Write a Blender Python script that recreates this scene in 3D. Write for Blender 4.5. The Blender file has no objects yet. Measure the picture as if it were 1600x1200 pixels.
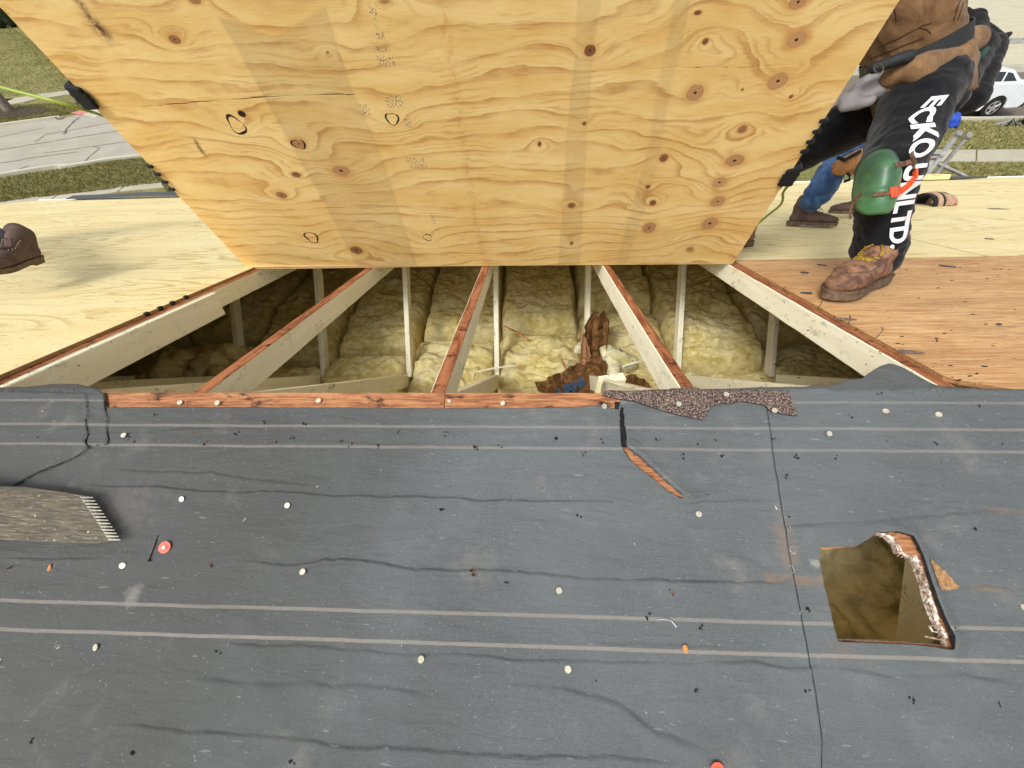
import bpy, math, random, time
import numpy as np
from mathutils import Vector, Matrix, noise as mnoise
from mathutils.geometry import tessellate_polygon
from mathutils.bvhtree import BVHTree
T0 = time.time()
random.seed(7)
R = math.radians
scene = bpy.context.scene
COL = scene.collection

# ------------------------------------------------------------------ camera
CAM_H, PITCH, YAW, FPX = 4.2, R(49.7), R(2.7), 601.0
cam = Vector((0, 0, CAM_H))
f0 = Vector((0, math.cos(PITCH), -math.sin(PITCH)))
UP = Vector((0, math.sin(PITCH), math.cos(PITCH)))
r0 = Vector((1, 0, 0))
RT = r0 * math.cos(YAW) + f0 * math.sin(YAW)
FW = f0 * math.cos(YAW) - r0 * math.sin(YAW)
cd = bpy.data.cameras.new("camera")
cd.sensor_width = 36; cd.lens = 36 * FPX / 1600; cd.clip_start = 0.02; cd.clip_end = 600
co = bpy.data.objects.new("camera", cd); COL.objects.link(co)
m = Matrix.Identity(4)
for i in range(3):
    m[i][0] = RT[i]; m[i][1] = UP[i]; m[i][2] = -FW[i]; m[i][3] = cam[i]
co.matrix_world = m
scene.camera = co

# ------------------------------------------------------------------ light
SUN_EL, SUN_AZ = R(50), R(-140)       # azimuth measured from +Y towards +X
world = bpy.data.worlds.new("World"); scene.world = world; world.use_nodes = True
wn = world.node_tree; wn.nodes.clear()
sky = wn.nodes.new('ShaderNodeTexSky'); sky.sky_type = 'NISHITA'; sky.sun_disc = False
sky.sun_elevation = SUN_EL; sky.sun_rotation = SUN_AZ; sky.dust_density = 4; sky.air_density = 1
hs = wn.nodes.new('ShaderNodeHueSaturation'); hs.inputs['Saturation'].default_value = 0.1
bg = wn.nodes.new('ShaderNodeBackground'); bg.inputs[1].default_value = 0.15
wo = wn.nodes.new('ShaderNodeOutputWorld')
wn.links.new(sky.outputs[0], hs.inputs['Color']); wn.links.new(hs.outputs[0], bg.inputs[0])
wn.links.new(bg.outputs[0], wo.inputs[0])
sd = bpy.data.lights.new("sun", 'SUN'); sd.energy = 1.1; sd.angle = R(14); sd.color = (1, .96, .9)
so = bpy.data.objects.new("sun", sd); COL.objects.link(so)
sdir = Vector((math.sin(SUN_AZ) * math.cos(SUN_EL), math.cos(SUN_AZ) * math.cos(SUN_EL), math.sin(SUN_EL)))
so.rotation_euler = sdir.to_track_quat('Z', 'Y').to_euler()
vs = scene.view_settings
vs.view_transform = 'Standard'; vs.look = 'None'; vs.gamma = 1; vs.use_curve_mapping = False
vs.exposure = 0.5
scene.cycles.max_bounces = 10; scene.cycles.diffuse_bounces = 8

# ------------------------------------------------------------------ place frames
TH = R(18.43); CT, ST = math.cos(TH), math.sin(TH)

def ray(x, y): return FW + RT * ((x - 800) / FPX) + UP * ((600 - y) / FPX)
def PC(x, y, f): return cam + ray(x, y) * f
RID = PC(800, 614, .96); RID.x = 0
NF, NN = Vector((0, ST, CT)), Vector((0, -ST, CT))
def hit(x, y, p0, n):
    r = ray(x, y); return cam + r * ((p0 - cam).dot(n) / r.dot(n))
def PF(x, y, h=0):
    P = hit(x, y, RID + NF * h, NF); d = P - RID
    return P.x, d.y * CT - d.z * ST
def PN(x, y, h=0):
    P = hit(x, y, RID + NN * h, NN); d = P - RID
    return P.x, -(d.y * CT + d.z * ST)
def PG(x, y, z=0):
    P = hit(x, y, Vector((0, 0, z)), Vector((0, 0, 1))); return P.x, P.y
def FAR(x, s, h=0): return RID + Vector((x, CT * s, -ST * s)) + NF * h
def NEAR(x, t, h=0): return RID + Vector((x, -CT * t, -ST * t)) + NN * h
def frame(o, ex, ey, ez):
    M = Matrix.Identity(4)
    for i in range(3):
        M[i][0] = ex[i]; M[i][1] = ey[i]; M[i][2] = ez[i]; M[i][3] = o[i]
    return M
MF = frame(RID, Vector((1, 0, 0)), Vector((0, CT, -ST)), NF)       # local y = s downslope
MN = frame(RID, Vector((1, 0, 0)), Vector((0, CT, ST)), NN)        # local y = -t

# ------------------------------------------------------------------ helpers
WM = {}
def put(o, parent=None, M=None):
    COL.objects.link(o)
    M = M.copy() if M is not None else (WM[parent.name].copy() if parent else Matrix.Identity(4))
    WM[o.name] = M
    if parent:
        o.parent = parent
        o.matrix_basis = WM[parent.name].inverted() @ M
    else:
        o.matrix_basis = M
    return o
def tag(o, label=None, cat=None, group=None, kind=None):
    if label: o['label'] = label
    if cat: o['category'] = cat
    if group: o['group'] = group
    if kind: o['kind'] = kind
    return o
def empty(name, M, label=None, cat=None, group=None):
    o = bpy.data.objects.new(name, None); o.empty_display_size = .05
    put(o, None, M if isinstance(M, Matrix) else Matrix.Translation(Vector(M)))
    return tag(o, label, cat, group)
def mesh(name, V, Fc, mats, mi=None, smooth=False):
    me = bpy.data.meshes.new(name)
    me.from_pydata([tuple(v) for v in V], [], [tuple(f) for f in Fc])
    for mt in (mats if isinstance(mats, (list, tuple)) else [mats]): me.materials.append(mt)
    if mi is not None: me.polygons.foreach_set('material_index', np.array(mi, dtype=np.int32))
    if smooth: me.polygons.foreach_set('use_smooth', np.ones(len(me.polygons), dtype=bool))
    me.update(); return me
def obj(name, me, parent=None, M=None):
    return put(bpy.data.objects.new(name, me), parent, M)
def grid_mesh(name, P, mats, keep=None, smooth=True):
    """P: array (rows, cols, 3)"""
    nr, nc = P.shape[:2]
    idx = np.arange(nr * nc).reshape(nr, nc)
    q = np.stack([idx[:-1, :-1], idx[:-1, 1:], idx[1:, 1:], idx[1:, :-1]], -1).reshape(-1, 4)
    if keep is not None: q = q[keep.reshape(-1)]
    me = bpy.data.meshes.new(name)
    me.vertices.add(nr * nc); me.vertices.foreach_set('co', P.reshape(-1).astype(np.float32))
    me.loops.add(q.size); me.loops.foreach_set('vertex_index', q.reshape(-1).astype(np.int32))
    me.polygons.add(len(q)); me.polygons.foreach_set('loop_start', np.arange(0, q.size, 4, dtype=np.int32))
    me.polygons.foreach_set('use_smooth', np.full(len(q), smooth))
    for mt in (mats if isinstance(mats, (list, tuple)) else [mats]): me.materials.append(mt)
    me.update(calc_edges=True); me.validate(); return me
class MB:
    def __init__(s): s.V = []; s.F = []; s.mi = []
    def add(s, V, Fc, mi=0):
        b = len(s.V); s.V += [Vector(v) for v in V]; s.F += [tuple(i + b for i in f) for f in Fc]
        s.mi += [mi] * len(Fc) if isinstance(mi, int) else list(mi)
        return s
    def box(s, x0, x1, y0, y1, z0, z1, mi=0, M=None, top=None):
        V = [Vector((x, y, z)) for z in (z0, z1) for y in (y0, y1) for x in (x0, x1)]
        if M: V = [M @ v for v in V]
        Fc = [(0, 2, 3, 1), (4, 5, 7, 6), (0, 1, 5, 4), (2, 6, 7, 3), (0, 4, 6, 2), (1, 3, 7, 5)]
        return s.add(V, Fc, mi if top is None else [mi, top, mi, mi, mi, mi])
    def tube(s, pts, r, n=6, mi=0, cap=True, flat=1.0, up=None):
        pts = [Vector(p) for p in pts]; k = len(pts)
        rs = r if isinstance(r, (list, tuple)) else [r] * k
        V = []; ref = Vector(up) if up is not None else None
        for i, p in enumerate(pts):
            t = (pts[min(i + 1, k - 1)] - pts[max(i - 1, 0)])
            t = t.normalized() if t.length > 1e-9 else Vector((0, 0, 1))
            if ref is None:
                ref = t.orthogonal()
            a = (ref - t * ref.dot(t))
            if a.length < 1e-6: a = t.orthogonal()
            a.normalize(); b = t.cross(a)
            if up is None: ref = a
            for j in range(n):
                q = 2 * math.pi * j / n
                V.append(p + a * (math.cos(q) * rs[i] * flat) + b * (math.sin(q) * rs[i]))
        Fc = [(i * n + j, i * n + (j + 1) % n, (i + 1) * n + (j + 1) % n, (i + 1) * n + j) for i in range(k - 1) for j in range(n)]
        if cap: Fc += [tuple(reversed(range(n))), tuple(range((k - 1) * n, k * n))]
        return s.add(V, Fc, mi)
    def prism(s, poly, z0, z1, holes=(), mi=0, side=None, M=None, under=None):
        loops = [list(poly)] + [list(h) for h in holes]
        flat = [p for l in loops for p in l]; n = len(flat)
        tris = tessellate_polygon([[Vector((p[0], p[1], 0)) for p in l] for l in loops])
        V = [Vector((p[0], p[1], z0)) for p in flat] + [Vector((p[0], p[1], z1)) for p in flat]
        if M: V = [M @ v for v in V]
        Fc = []; mi_ = []
        for t in tris:
            a, b, c = t
            ar = (flat[b][0] - flat[a][0]) * (flat[c][1] - flat[a][1]) - (flat[b][1] - flat[a][1]) * (flat[c][0] - flat[a][0])
            if ar < 0: b, c = c, b
            Fc.append((a + n, b + n, c + n)); Fc.append((a, c, b)); mi_ += [mi, mi if under is None else under]
        k = 0
        for l in loops:
            L = len(l)
            for i in range(L):
                j = (i + 1) % L
                Fc.append((k + i, k + j, k + j + n, k + i + n)); mi_.append(mi if side is None else side)
            k += L
        return s.add(V, Fc, mi_)
    def disc(s, c, n, r, h, seg=10, mi=0):
        n = Vector(n).normalized(); a = n.orthogonal().normalized(); b = n.cross(a); c = Vector(c)
        V = [c + (a * math.cos(q) + b * math.sin(q)) * r + n * z for z in (0, h) for q in [2 * math.pi * i / seg for i in range(seg)]]
        Fc = [(i, (i + 1) % seg, seg + (i + 1) % seg, seg + i) for i in range(seg)] + [tuple(range(seg, 2 * seg)), tuple(reversed(range(seg)))]
        return s.add(V, Fc, mi)
    def obj(s, name, mats, parent=None, M=None, smooth=False, bevel=0, seg=1):
        o = obj(name, mesh(name, s.V, s.F, mats, s.mi, smooth), parent, M)
        if bevel:
            b = o.modifiers.new('bevel', 'BEVEL'); b.width = bevel; b.segments = seg; b.limit_method = 'ANGLE'
        return o
# vectorised noise
def _h(ix, iy, s):
    v = np.sin(ix * 127.1 + iy * 311.7 + s * 74.7) * 43758.5453
    return v - np.floor(v)
def vn(x, y, s=0):
    ix, iy = np.floor(x), np.floor(y); fx, fy = x - ix, y - iy
    fx = fx * fx * fx * (fx * (fx * 6 - 15) + 10); fy = fy * fy * fy * (fy * (fy * 6 - 15) + 10)
    a, b, c, d = _h(ix, iy, s), _h(ix + 1, iy, s), _h(ix, iy + 1, s), _h(ix + 1, iy + 1, s)
    return (a + (b - a) * fx) * (1 - fy) + (c + (d - c) * fx) * fy
def fbm(x, y, s=0, o=4):
    v = 0; a = .5; k = 1
    for i in range(o):
        v = v + a * (vn(x * k, y * k, s + i * 13) - .5); a *= .5; k *= 2.03
    return v * 2
def inside(X, Y, poly):
    r = np.zeros(X.shape, bool); n = len(poly)
    for i in range(n):
        (x1, y1), (x2, y2) = poly[i], poly[(i + 1) % n]
        c = ((y1 > Y) != (y2 > Y)) & (X < (x2 - x1) * (Y - y1) / (y2 - y1 + 1e-12) + x1)
        r ^= c
    return r
def seg_dist(X, Y, pts, closed=False):
    best = np.full(X.shape, 1e9); bx = X.copy(); by = Y.copy()
    n = len(pts)
    for i in range(n if closed else n - 1):
        (x1, y1), (x2, y2) = pts[i], pts[(i + 1) % n]
        dx, dy = x2 - x1, y2 - y1; L = dx * dx + dy * dy + 1e-12
        u = np.clip(((X - x1) * dx + (Y - y1) * dy) / L, 0, 1)
        px, py = x1 + u * dx, y1 + u * dy
        d = np.hypot(X - px, Y - py); w = d < best
        best = np.where(w, d, best); bx = np.where(w, px, bx); by = np.where(w, py, by)
    return best, bx, by
def jag(pts, step, amp, rnd=random):
    out = []
    for (a, b) in zip(pts[:-1], pts[1:]):
        n = max(1, int(math.hypot(b[0] - a[0], b[1] - a[1]) / step))
        for i in range(n):
            u = i / n
            out.append((a[0] + (b[0] - a[0]) * u + rnd.uniform(-amp, amp), a[1] + (b[1] - a[1]) * u + rnd.uniform(-amp, amp)))
    out.append(pts[-1]); return out

# ------------------------------------------------------------------ materials
def lin(v):
    v /= 255; return v / 12.92 if v <= .04045 else ((v + .055) / 1.055) ** 2.4
def C(r, g, b, k=1.0): return (lin(r) * k, lin(g) * k, lin(b) * k, 1)
class Mat:
    def __init__(s, name, rough=.8, spec=.3, metal=0):
        s.m = bpy.data.materials.new(name); s.m.use_nodes = True; s.t = s.m.node_tree
        s.b = s.t.nodes['Principled BSDF']; s.b.inputs['Roughness'].default_value = rough
        s.b.inputs['Specular IOR Level'].default_value = spec; s.b.inputs['Metallic'].default_value = metal
        s.tc = s.t.nodes.new('ShaderNodeTexCoord')
    def set(s, sock, v):
        if hasattr(v, 'is_output') or isinstance(v, bpy.types.NodeSocket): s.t.links.new(v, sock)
        elif isinstance(v, (int, float)) and sock.type == 'RGBA': sock.default_value = (v, v, v, 1)
        else: sock.default_value = v
    def co(s, sx=1, sy=1, sz=1, rot=(0, 0, 0), rnd=True, kind='Object'):
        mp = s.t.nodes.new('ShaderNodeMapping'); s.t.links.new(s.tc.outputs[kind], mp.inputs[0])
        mp.inputs['Scale'].default_value = (sx, sy, sz); mp.inputs['Rotation'].default_value = rot
        if rnd:
            oi = s.t.nodes.new('ShaderNodeObjectInfo')
            q = s.math('MULTIPLY', oi.outputs['Random'], 37.0)
            cb = s.t.nodes.new('ShaderNodeCombineXYZ')
            for i in range(3): s.t.links.new(q, cb.inputs[i])
            s.t.links.new(cb.outputs[0], mp.inputs['Location'])
        return mp.outputs[0]
    def noise(s, vec, scale=5, detail=3, rough=.55, dist=0, col=False):
        n = s.t.nodes.new('ShaderNodeTexNoise'); s.t.links.new(vec, n.inputs['Vector'])
        n.inputs['Scale'].default_value = scale; n.inputs['Detail'].default_value = detail
        n.inputs['Roughness'].default_value = rough; n.inputs['Distortion'].default_value = dist
        return n.outputs[1 if col else 0]
    def voro(s, vec, scale=5, out='Distance', feature='F1'):
        n = s.t.nodes.new('ShaderNodeTexVoronoi'); n.feature = feature; s.t.links.new(vec, n.inputs['Vector'])
        n.inputs['Scale'].default_value = scale; return n.outputs[out]
    def math(s, op, a, b=0.0, c=None, clamp=False):
        n = s.t.nodes.new('ShaderNodeMath'); n.operation = op; n.use_clamp = clamp
        s.set(n.inputs[0], a); s.set(n.inputs[1], b)
        if c is not None: s.set(n.inputs[2], c)
        return n.outputs[0]
    def mix(s, f, a, b, mode='MIX'):
        n = s.t.nodes.new('ShaderNodeMix'); n.data_type = 'RGBA'; n.blend_type = mode
        s.set(n.inputs[0], f); s.set(n.inputs[6], a); s.set(n.inputs[7], b); return n.outputs[2]
    def ramp(s, f, st, interp='LINEAR'):
        n = s.t.nodes.new('ShaderNodeValToRGB'); s.t.links.new(f, n.inputs[0]); e = n.color_ramp.elements
        n.color_ramp.interpolation = interp
        while len(e) < len(st): e.new(.5)
        for i, (p, c) in enumerate(st):
            e[i].position = p; e[i].color = c if isinstance(c, tuple) else (c, c, c, 1)
        return n.outputs[0]
    def sm(s, x, a, b):
        n = s.t.nodes.new('ShaderNodeMapRange'); n.interpolation_type = 'SMOOTHSTEP'
        s.set(n.inputs[0], x); n.inputs[1].default_value = a; n.inputs[2].default_value = b
        return n.outputs[0]
    def attr(s, name):
        n = s.t.nodes.new('ShaderNodeAttribute'); n.attribute_name = name; return n.outputs['Fac']
    def xyz(s, v):
        n = s.t.nodes.new('ShaderNodeSeparateXYZ'); s.t.links.new(v, n.inputs[0]); return n.outputs
    def out(s, col, rough=None, bump=None, strength=.3, dist=.002):
        s.set(s.b.inputs['Base Color'], col)
        if rough is not None: s.set(s.b.inputs['Roughness'], rough)
        if bump is not None:
            n = s.t.nodes.new('ShaderNodeBump'); n.inputs['Strength'].default_value = strength
            n.inputs['Distance'].default_value = dist; s.set(n.inputs['Height'], bump)
            s.t.links.new(n.outputs[0], s.b.inputs['Normal'])
        return s.m
def plain(name, c1, c2=None, scale=20, rough=.8, spec=.3, metal=0, bump=.3, bd=.001, sc=(1, 1, 1), detail=4):
    M = Mat(name, rough, spec, metal); v = M.co(*sc)
    n = M.noise(v, scale, detail, .6)
    c2 = c2 or tuple(x * .7 for x in c1[:3]) + (1,)
    return M.out(M.mix(M.sm(n, .35, .65), c1, c2), None, n, bump, bd)

# held sheet: contour lines of a height field stored on the mesh
def m_sheet():
    M = Mat('fir_plywood_face', .62, .25); v = M.co(1, 1, 1, rnd=False)
    vs_ = M.co(2, 30, 30, rnd=False)
    g = M.attr('grain'); fine = M.noise(vs_, 9, 4, .6); mid = M.noise(v, 7, 3, .5)
    g2 = M.math('ADD', g, M.math('MULTIPLY', M.math('SUBTRACT', fine, .5), .16))
    fr = M.math('FRACT', g2)
    ln = M.math('MULTIPLY', M.sm(fr, .66, .97), M.math('SUBTRACT', 1.0, M.sm(fr, .975, 1.0)))
    band = M.math('MULTIPLY', M.sm(fr, .1, .97), M.math('SUBTRACT', 1.0, M.sm(fr, .97, 1.0)))
    inten = M.sm(M.noise(M.co(1, 2, 1, rnd=False), 3.4, 3, .55), .40, .66)
    base = M.mix(M.sm(M.noise(M.co(1.2, 5, 5, rnd=False), 2.2, 3, .5), .3, .7), C(234, 204, 140), C(222, 184, 112))
    c = M.mix(M.math('MULTIPLY', band, M.math('MULTIPLY', inten, .40)), base, C(204, 150, 74))
    c = M.mix(M.math('MULTIPLY', ln, M.math('MULTIPLY', M.math('ADD', .12, M.sm(mid, .3, .7)), .62)), c, C(172, 112, 54))
    fr2 = M.math('FRACT', M.math('MULTIPLY', g2, 3.1)); ln2 = M.math('MULTIPLY', M.sm(fr2, .45, .9), M.math('SUBTRACT', 1.0, M.sm(fr2, .92, 1.0)))
    c = M.mix(M.math('MULTIPLY', ln2, M.math('MULTIPLY', M.sm(M.noise(M.co(1, 2, 1, rnd=False), 4.1, 3, .6), .45, .62), .42)), c, C(176, 120, 60))
    st = M.noise(M.co(3, 190, 190, rnd=False), 5, 3, .7)
    c = M.mix(M.math('MULTIPLY', M.sm(st, .54, .70), .5), c, C(246, 226, 178))
    c = M.mix(M.math('MULTIPLY', M.sm(st, .48, .32), .4), c, C(178, 134, 78))
    # stains
    band_a = M.attr('band')
    dirt = M.math('MULTIPLY', band_a, M.math('ADD', .25, M.math('MULTIPLY', M.noise(v, 22, 4, .7), .75)))
    c = M.mix(dirt, c, C(128, 112, 84))
    ink = M.math('MULTIPLY', M.attr('ink'), M.sm(M.noise(v, 210, 2, .6), .53, .62))
    c = M.mix(M.math('MULTIPLY', M.attr('ink'), .12), c, C(226, 204, 164))
    c = M.mix(ink, c, C(58, 52, 60))
    col = M.attr('glue'); c = M.mix(M.math('MULTIPLY', col, M.sm(M.noise(v, 40, 3, .7), .42, .62)), c, C(186, 118, 50))
    # knots
    k = M.attr('knot'); kn = M.math('ADD', k, M.math('MULTIPLY', M.math('SUBTRACT', M.noise(v, 60, 2, .6), .5), .35))
    halo = M.sm(kn, 2.1, 1.0); c = M.mix(M.math('MULTIPLY', halo, .45), c, C(196, 138, 66))
    body = M.sm(kn, 1.1, .95); rings = M.math('FRACT', M.math('MULTIPLY', kn, 3.2))
    dk = M.attr('kdark')
    kc = M.mix(M.math('MULTIPLY', rings, .45), M.mix(dk, C(210, 164, 112), C(116, 74, 46)), C(150, 104, 68))
    c = M.mix(body, c, kc)
    c = M.mix(M.sm(kn, M_K := .26, .12), c, C(52, 30, 24))
    rg = M.attr('ring'); c = M.mix(M.sm(M.math('ADD', rg, M.math('MULTIPLY', M.math('SUBTRACT', M.noise(v, 90, 2, .6), .5), .5)), .5, .8), c, C(42, 24, 22))
    pu = M.attr('purple'); c = M.mix(M.math('MULTIPLY', pu, M.sm(M.noise(v, 35, 4, .7), .3, .6)), c, C(84, 44, 40))
    ck = M.attr('crack'); c = M.mix(M.sm(ck, .45, .9), c, C(66, 42, 26))
    return M.out(c, .6, M.math('SUBTRACT', M.math('MULTIPLY', st, .5), M.math('ADD', ck, M.math('MULTIPLY', ln, .25))), .35, .0015)

def m_ply(name, base, base2, line, dark, lamt=.6, damt=.5, ls=8.0, pale=None, stk=1.0):
    """rotary-cut veneer, grain along local x"""
    M = Mat(name, .7, .2)
    a = M.noise(M.co(.35, 1.5, 1), 1.6, 2, .45, .3)
    fine = M.noise(M.co(1.5, 40, 40), 6, 4, .65)
    g = M.math('ADD', M.math('MULTIPLY', a, ls * 2.2), M.math('MULTIPLY', fine, .35))
    fr = M.math('FRACT', g)
    ln = M.math('MULTIPLY', M.sm(fr, .5, .93), M.math('SUBTRACT', 1.0, M.sm(fr, .95, 1.0)))
    inten = M.sm(M.noise(M.co(.6, 1.2, 1), 1.7, 2, .5), .35, .65)
    c = M.mix(M.sm(M.noise(M.co(.5, 3, 1), 2, 3, .5), .3, .7), base, base2)
    c = M.mix(M.math('MULTIPLY', ln, M.math('MULTIPLY', inten, lamt)), c, line)
    st = M.noise(M.co(2, 120, 120), 4, 3, .7)
    c = M.mix(M.math('MULTIPLY', M.sm(st, .50, .64), .34 * stk), c, pale or tuple(min(1, x * 1.2) for x in base[:3]) + (1,))
    c = M.mix(M.math('MULTIPLY', M.sm(st, .48, .36), .42 * stk), c, line)
    # short dark splits running with the grain
    sp = M.noise(M.co(5, 60, 1), 2.6, 2, .5)
    gate = M.sm(M.noise(M.co(1, 1, 1), 2.2, 2, .5), .45, .62)
    c = M.mix(M.math('MULTIPLY', M.math('MULTIPLY', M.sm(sp, .62, .70), gate), damt), c, dark)
    sp2 = M.noise(M.co(16, 90, 1), 2.4, 1, .5)
    c = M.mix(M.math('MULTIPLY', M.sm(sp2, .72, .77), damt), c, dark)
    if stk > 1.5:
        s3 = M.noise(M.co(9, 150, 1), 2.6, 3, .7)
        c = M.mix(M.math('MULTIPLY', M.sm(s3, .58, .68), .75), c, C(132, 92, 58))
        c = M.mix(M.math('MULTIPLY', M.sm(M.noise(M.co(1, 3, 1), 3, 4, .65), .5, .7), .35), c, C(186, 132, 82))
    return M.out(c, .7, M.math('ADD', st, M.math('MULTIPLY', fine, .4)), .4, .0014)

def m_oldwood(name, c1, c2, c3, sx=3, sy=60, bd=.0015, dark=.9):
    M = Mat(name, .8, .2); v = M.co(sx, sy, sy)
    n = M.noise(v, 2.2, 5, .7, .4); w = M.noise(M.co(6, 14, 14), 2.4, 4, .65)
    c = M.mix(M.sm(n, .38, .62), c1, c2)
    c = M.mix(M.math('MULTIPLY', M.sm(w, .55, .7), dark), c, c3)
    f = M.noise(M.co(sx * 3, sy * 5, sy * 5), 3, 3, .7)
    c = M.mix(M.math('MULTIPLY', M.sm(f, .56, .7), .5), c, c3)
    return M.out(c, .8, M.math('ADD', n, f), .6, bd)

def m_lumber():
    M = Mat('pale_lumber_side', .75, .2)
    n = M.noise(M.co(40, 1.2, 14), 2.2, 3, .5); w = M.noise(M.co(1, 1, 1), 5, 4, .6)
    c = M.mix(M.sm(n, .3, .7), C(243, 240, 218), C(234, 229, 203))
    d = M.noise(M.co(1, .55, 1, rot=(0.5, 0, 0)), 34, 5, .75)
    gate = M.sm(w, .42, .6)
    c = M.mix(M.math('MULTIPLY', M.math('MULTIPLY', M.sm(d, .54, .64), gate), .5), c, C(92, 90, 80))
    t = M.voro(M.co(1, 1, 1), 22)
    c = M.mix(M.math('MULTIPLY', M.sm(t, .1, .05), .6), c, C(84, 70, 52))
    return M.out(c, .75, M.math('ADD', n, d), .2, .0008)

def m_felt():
    M = Mat('grey_asphalt_felt', .78, .4); v = M.co(1, 1, 1, rnd=False); xyz = M.xyz(M.tc.outputs['Object'])
    fine = M.noise(M.co(34, 60, 9, rnd=False), 8, 3, .6)
    grit = M.noise(v, 420, 2, .6)
    blo = M.noise(v, 2.2, 4, .6); blo2 = M.noise(v, 9, 5, .7)
    c = M.mix(M.sm(fine, .3, .7), C(80, 84, 84), C(91, 95, 97))
    c = M.mix(M.math('MULTIPLY', M.sm(blo, .4, .62), .3), c, C(104, 110, 112))
    # tone darkens towards the left side
    leftm = M.sm(M.math('ADD', xyz[0], M.math('MULTIPLY', M.math('SUBTRACT', blo, .5), 1.1)), .0, -.75)
    c = M.mix(M.math('MULTIPLY', leftm, .6), c, C(58, 57, 54))
    c = M.mix(M.math('MULTIPLY', M.math('MULTIPLY', M.sm(blo2, .52, .74), M.sm(M.noise(v, 3, 2, .5), .42, .6)), .45), c, C(128, 124, 118))
    c = M.mix(M.math('MULTIPLY', M.sm(M.noise(v, 260, 2, .5), .69, .75), .5), c, C(170, 170, 165))
    sc = M.noise(M.co(5, 26, 1, rot=(0, 0, 1.1), rnd=False), 4, 2, .5)
    c = M.mix(M.math('MULTIPLY', M.sm(sc, .70, .745), .35), c, C(150, 152, 150))
    # rust / old resin stains
    for (px, py, rx, ry, col, a) in STAINS:
        x, t = PN(px, py)
        dx = M.math('MULTIPLY', M.math('SUBTRACT', xyz[0], x), 1 / rx); dy = M.math('MULTIPLY', M.math('ADD', xyz[1], t), 1 / ry)
        d = M.math('SQRT', M.math('ADD', M.math('MULTIPLY', dx, dx), M.math('MULTIPLY', dy, dy)))
        d = M.math('ADD', d, M.math('MULTIPLY', M.math('SUBTRACT', M.noise(v, 26, 5, .75), .5), 3.2))
        c = M.mix(M.math('MULTIPLY', M.sm(d, 1.0, .25), a), c, col)
    # pale lay lines printed on the felt
    wob = M.math('MULTIPLY', M.math('SUBTRACT', M.noise(M.co(1, .01, 1, rnd=False), 3.5, 4, .6), .5), .006)
    for (t, a) in ((.0255, .38), (.0892, .46), (.1398, .46), (.4800, .6), (.5325, .66)):
        d = M.math('ABSOLUTE', M.math('ADD', M.math('ADD', xyz[1], t), wob))
        f = M.math('MULTIPLY', M.sm(d, .0042, .0022), M.math('ADD', .45, M.math('MULTIPLY', M.noise(v, 60, 3, .7), .65)))
        c = M.mix(M.math('MULTIPLY', f, a), c, C(150, 143, 134))
    return M.out(c, M.math('ADD', .62, M.math('MULTIPLY', blo2, .25)), M.math('ADD', M.math('ADD', grit, M.math('MULTIPLY', fine, 1.5)), M.math('MULTIPLY', M.math('ADD', M.noise(M.co(3, 9, 5, rnd=False), 2.2, 4, .55, 1.2), M.math('MULTIPLY', M.math('ABSOLUTE', M.math('SUBTRACT', M.noise(M.co(2.2, 13, 5, rnd=False), 1.6, 4, .6, 1.0), .5)), -.8)), 8.0)), .42, .002)

STAINS = [(1240, 905, .06, .016, C(132, 106, 82), .55), (1500, 915, .03, .03, C(196, 140, 72), .0), (1225, 850, .03, .07, C(124, 106, 92), .5),
          (1560, 798, .05, .010, C(118, 106, 96), .5), (1540, 918, .05, .008, C(120, 104, 84), .5), (1268, 880, .015, .012, C(160, 158, 144), .6),
          (1310, 1015, .04, .02, C(112, 96, 86), .5), (745, 880, .08, .05, C(112, 112, 108), .4), (190, 790, .12, .06, C(96, 92, 88), .6),
          (210, 930, .02, .03, C(140, 136, 128), .5)]

def m_insul():
    M = Mat('yellow_glass_wool', .95, .05)
    n = M.noise(M.co(6, 9, 6), 2.2, 6, .72, .6); n2 = M.noise(M.co(1, 1, 1), 3.2, 4, .6); f = M.noise(M.co(60, 22, 60), 3, 4, .75)
    c = M.mix(M.sm(n, .36, .64), C(232, 220, 164), C(196, 178, 108))
    c = M.mix(M.math('MULTIPLY', M.sm(n2, .45, .65), .5), c, C(226, 218, 184))
    c = M.mix(M.math('MULTIPLY', M.sm(n, .6, .74), .6), c, C(116, 98, 48))
    c = M.mix(M.math('MULTIPLY', M.sm(M.noise(M.co(1, 1, 1), 46, 2, .6), .7, .76), .7), c, C(84, 60, 36))
    return M.out(c, .95, M.math('ADD', f, n), .8, .006)

def m_shingle():
    M = Mat('shingle_granules', .9, .2); v = M.co(1, 1, 1)
    k = M.voro(v, 620, 'Color'); sp = M.xyz(k)[0]
    c = M.ramp(sp, [(0, C(40, 36, 38)), (.35, C(88, 76, 74)), (.62, C(130, 110, 100)), (.85, C(176, 152, 136)), (1, C(214, 190, 170))], 'CONSTANT')
    return M.out(c, .9, M.voro(v, 620), .9, .0015)

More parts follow.
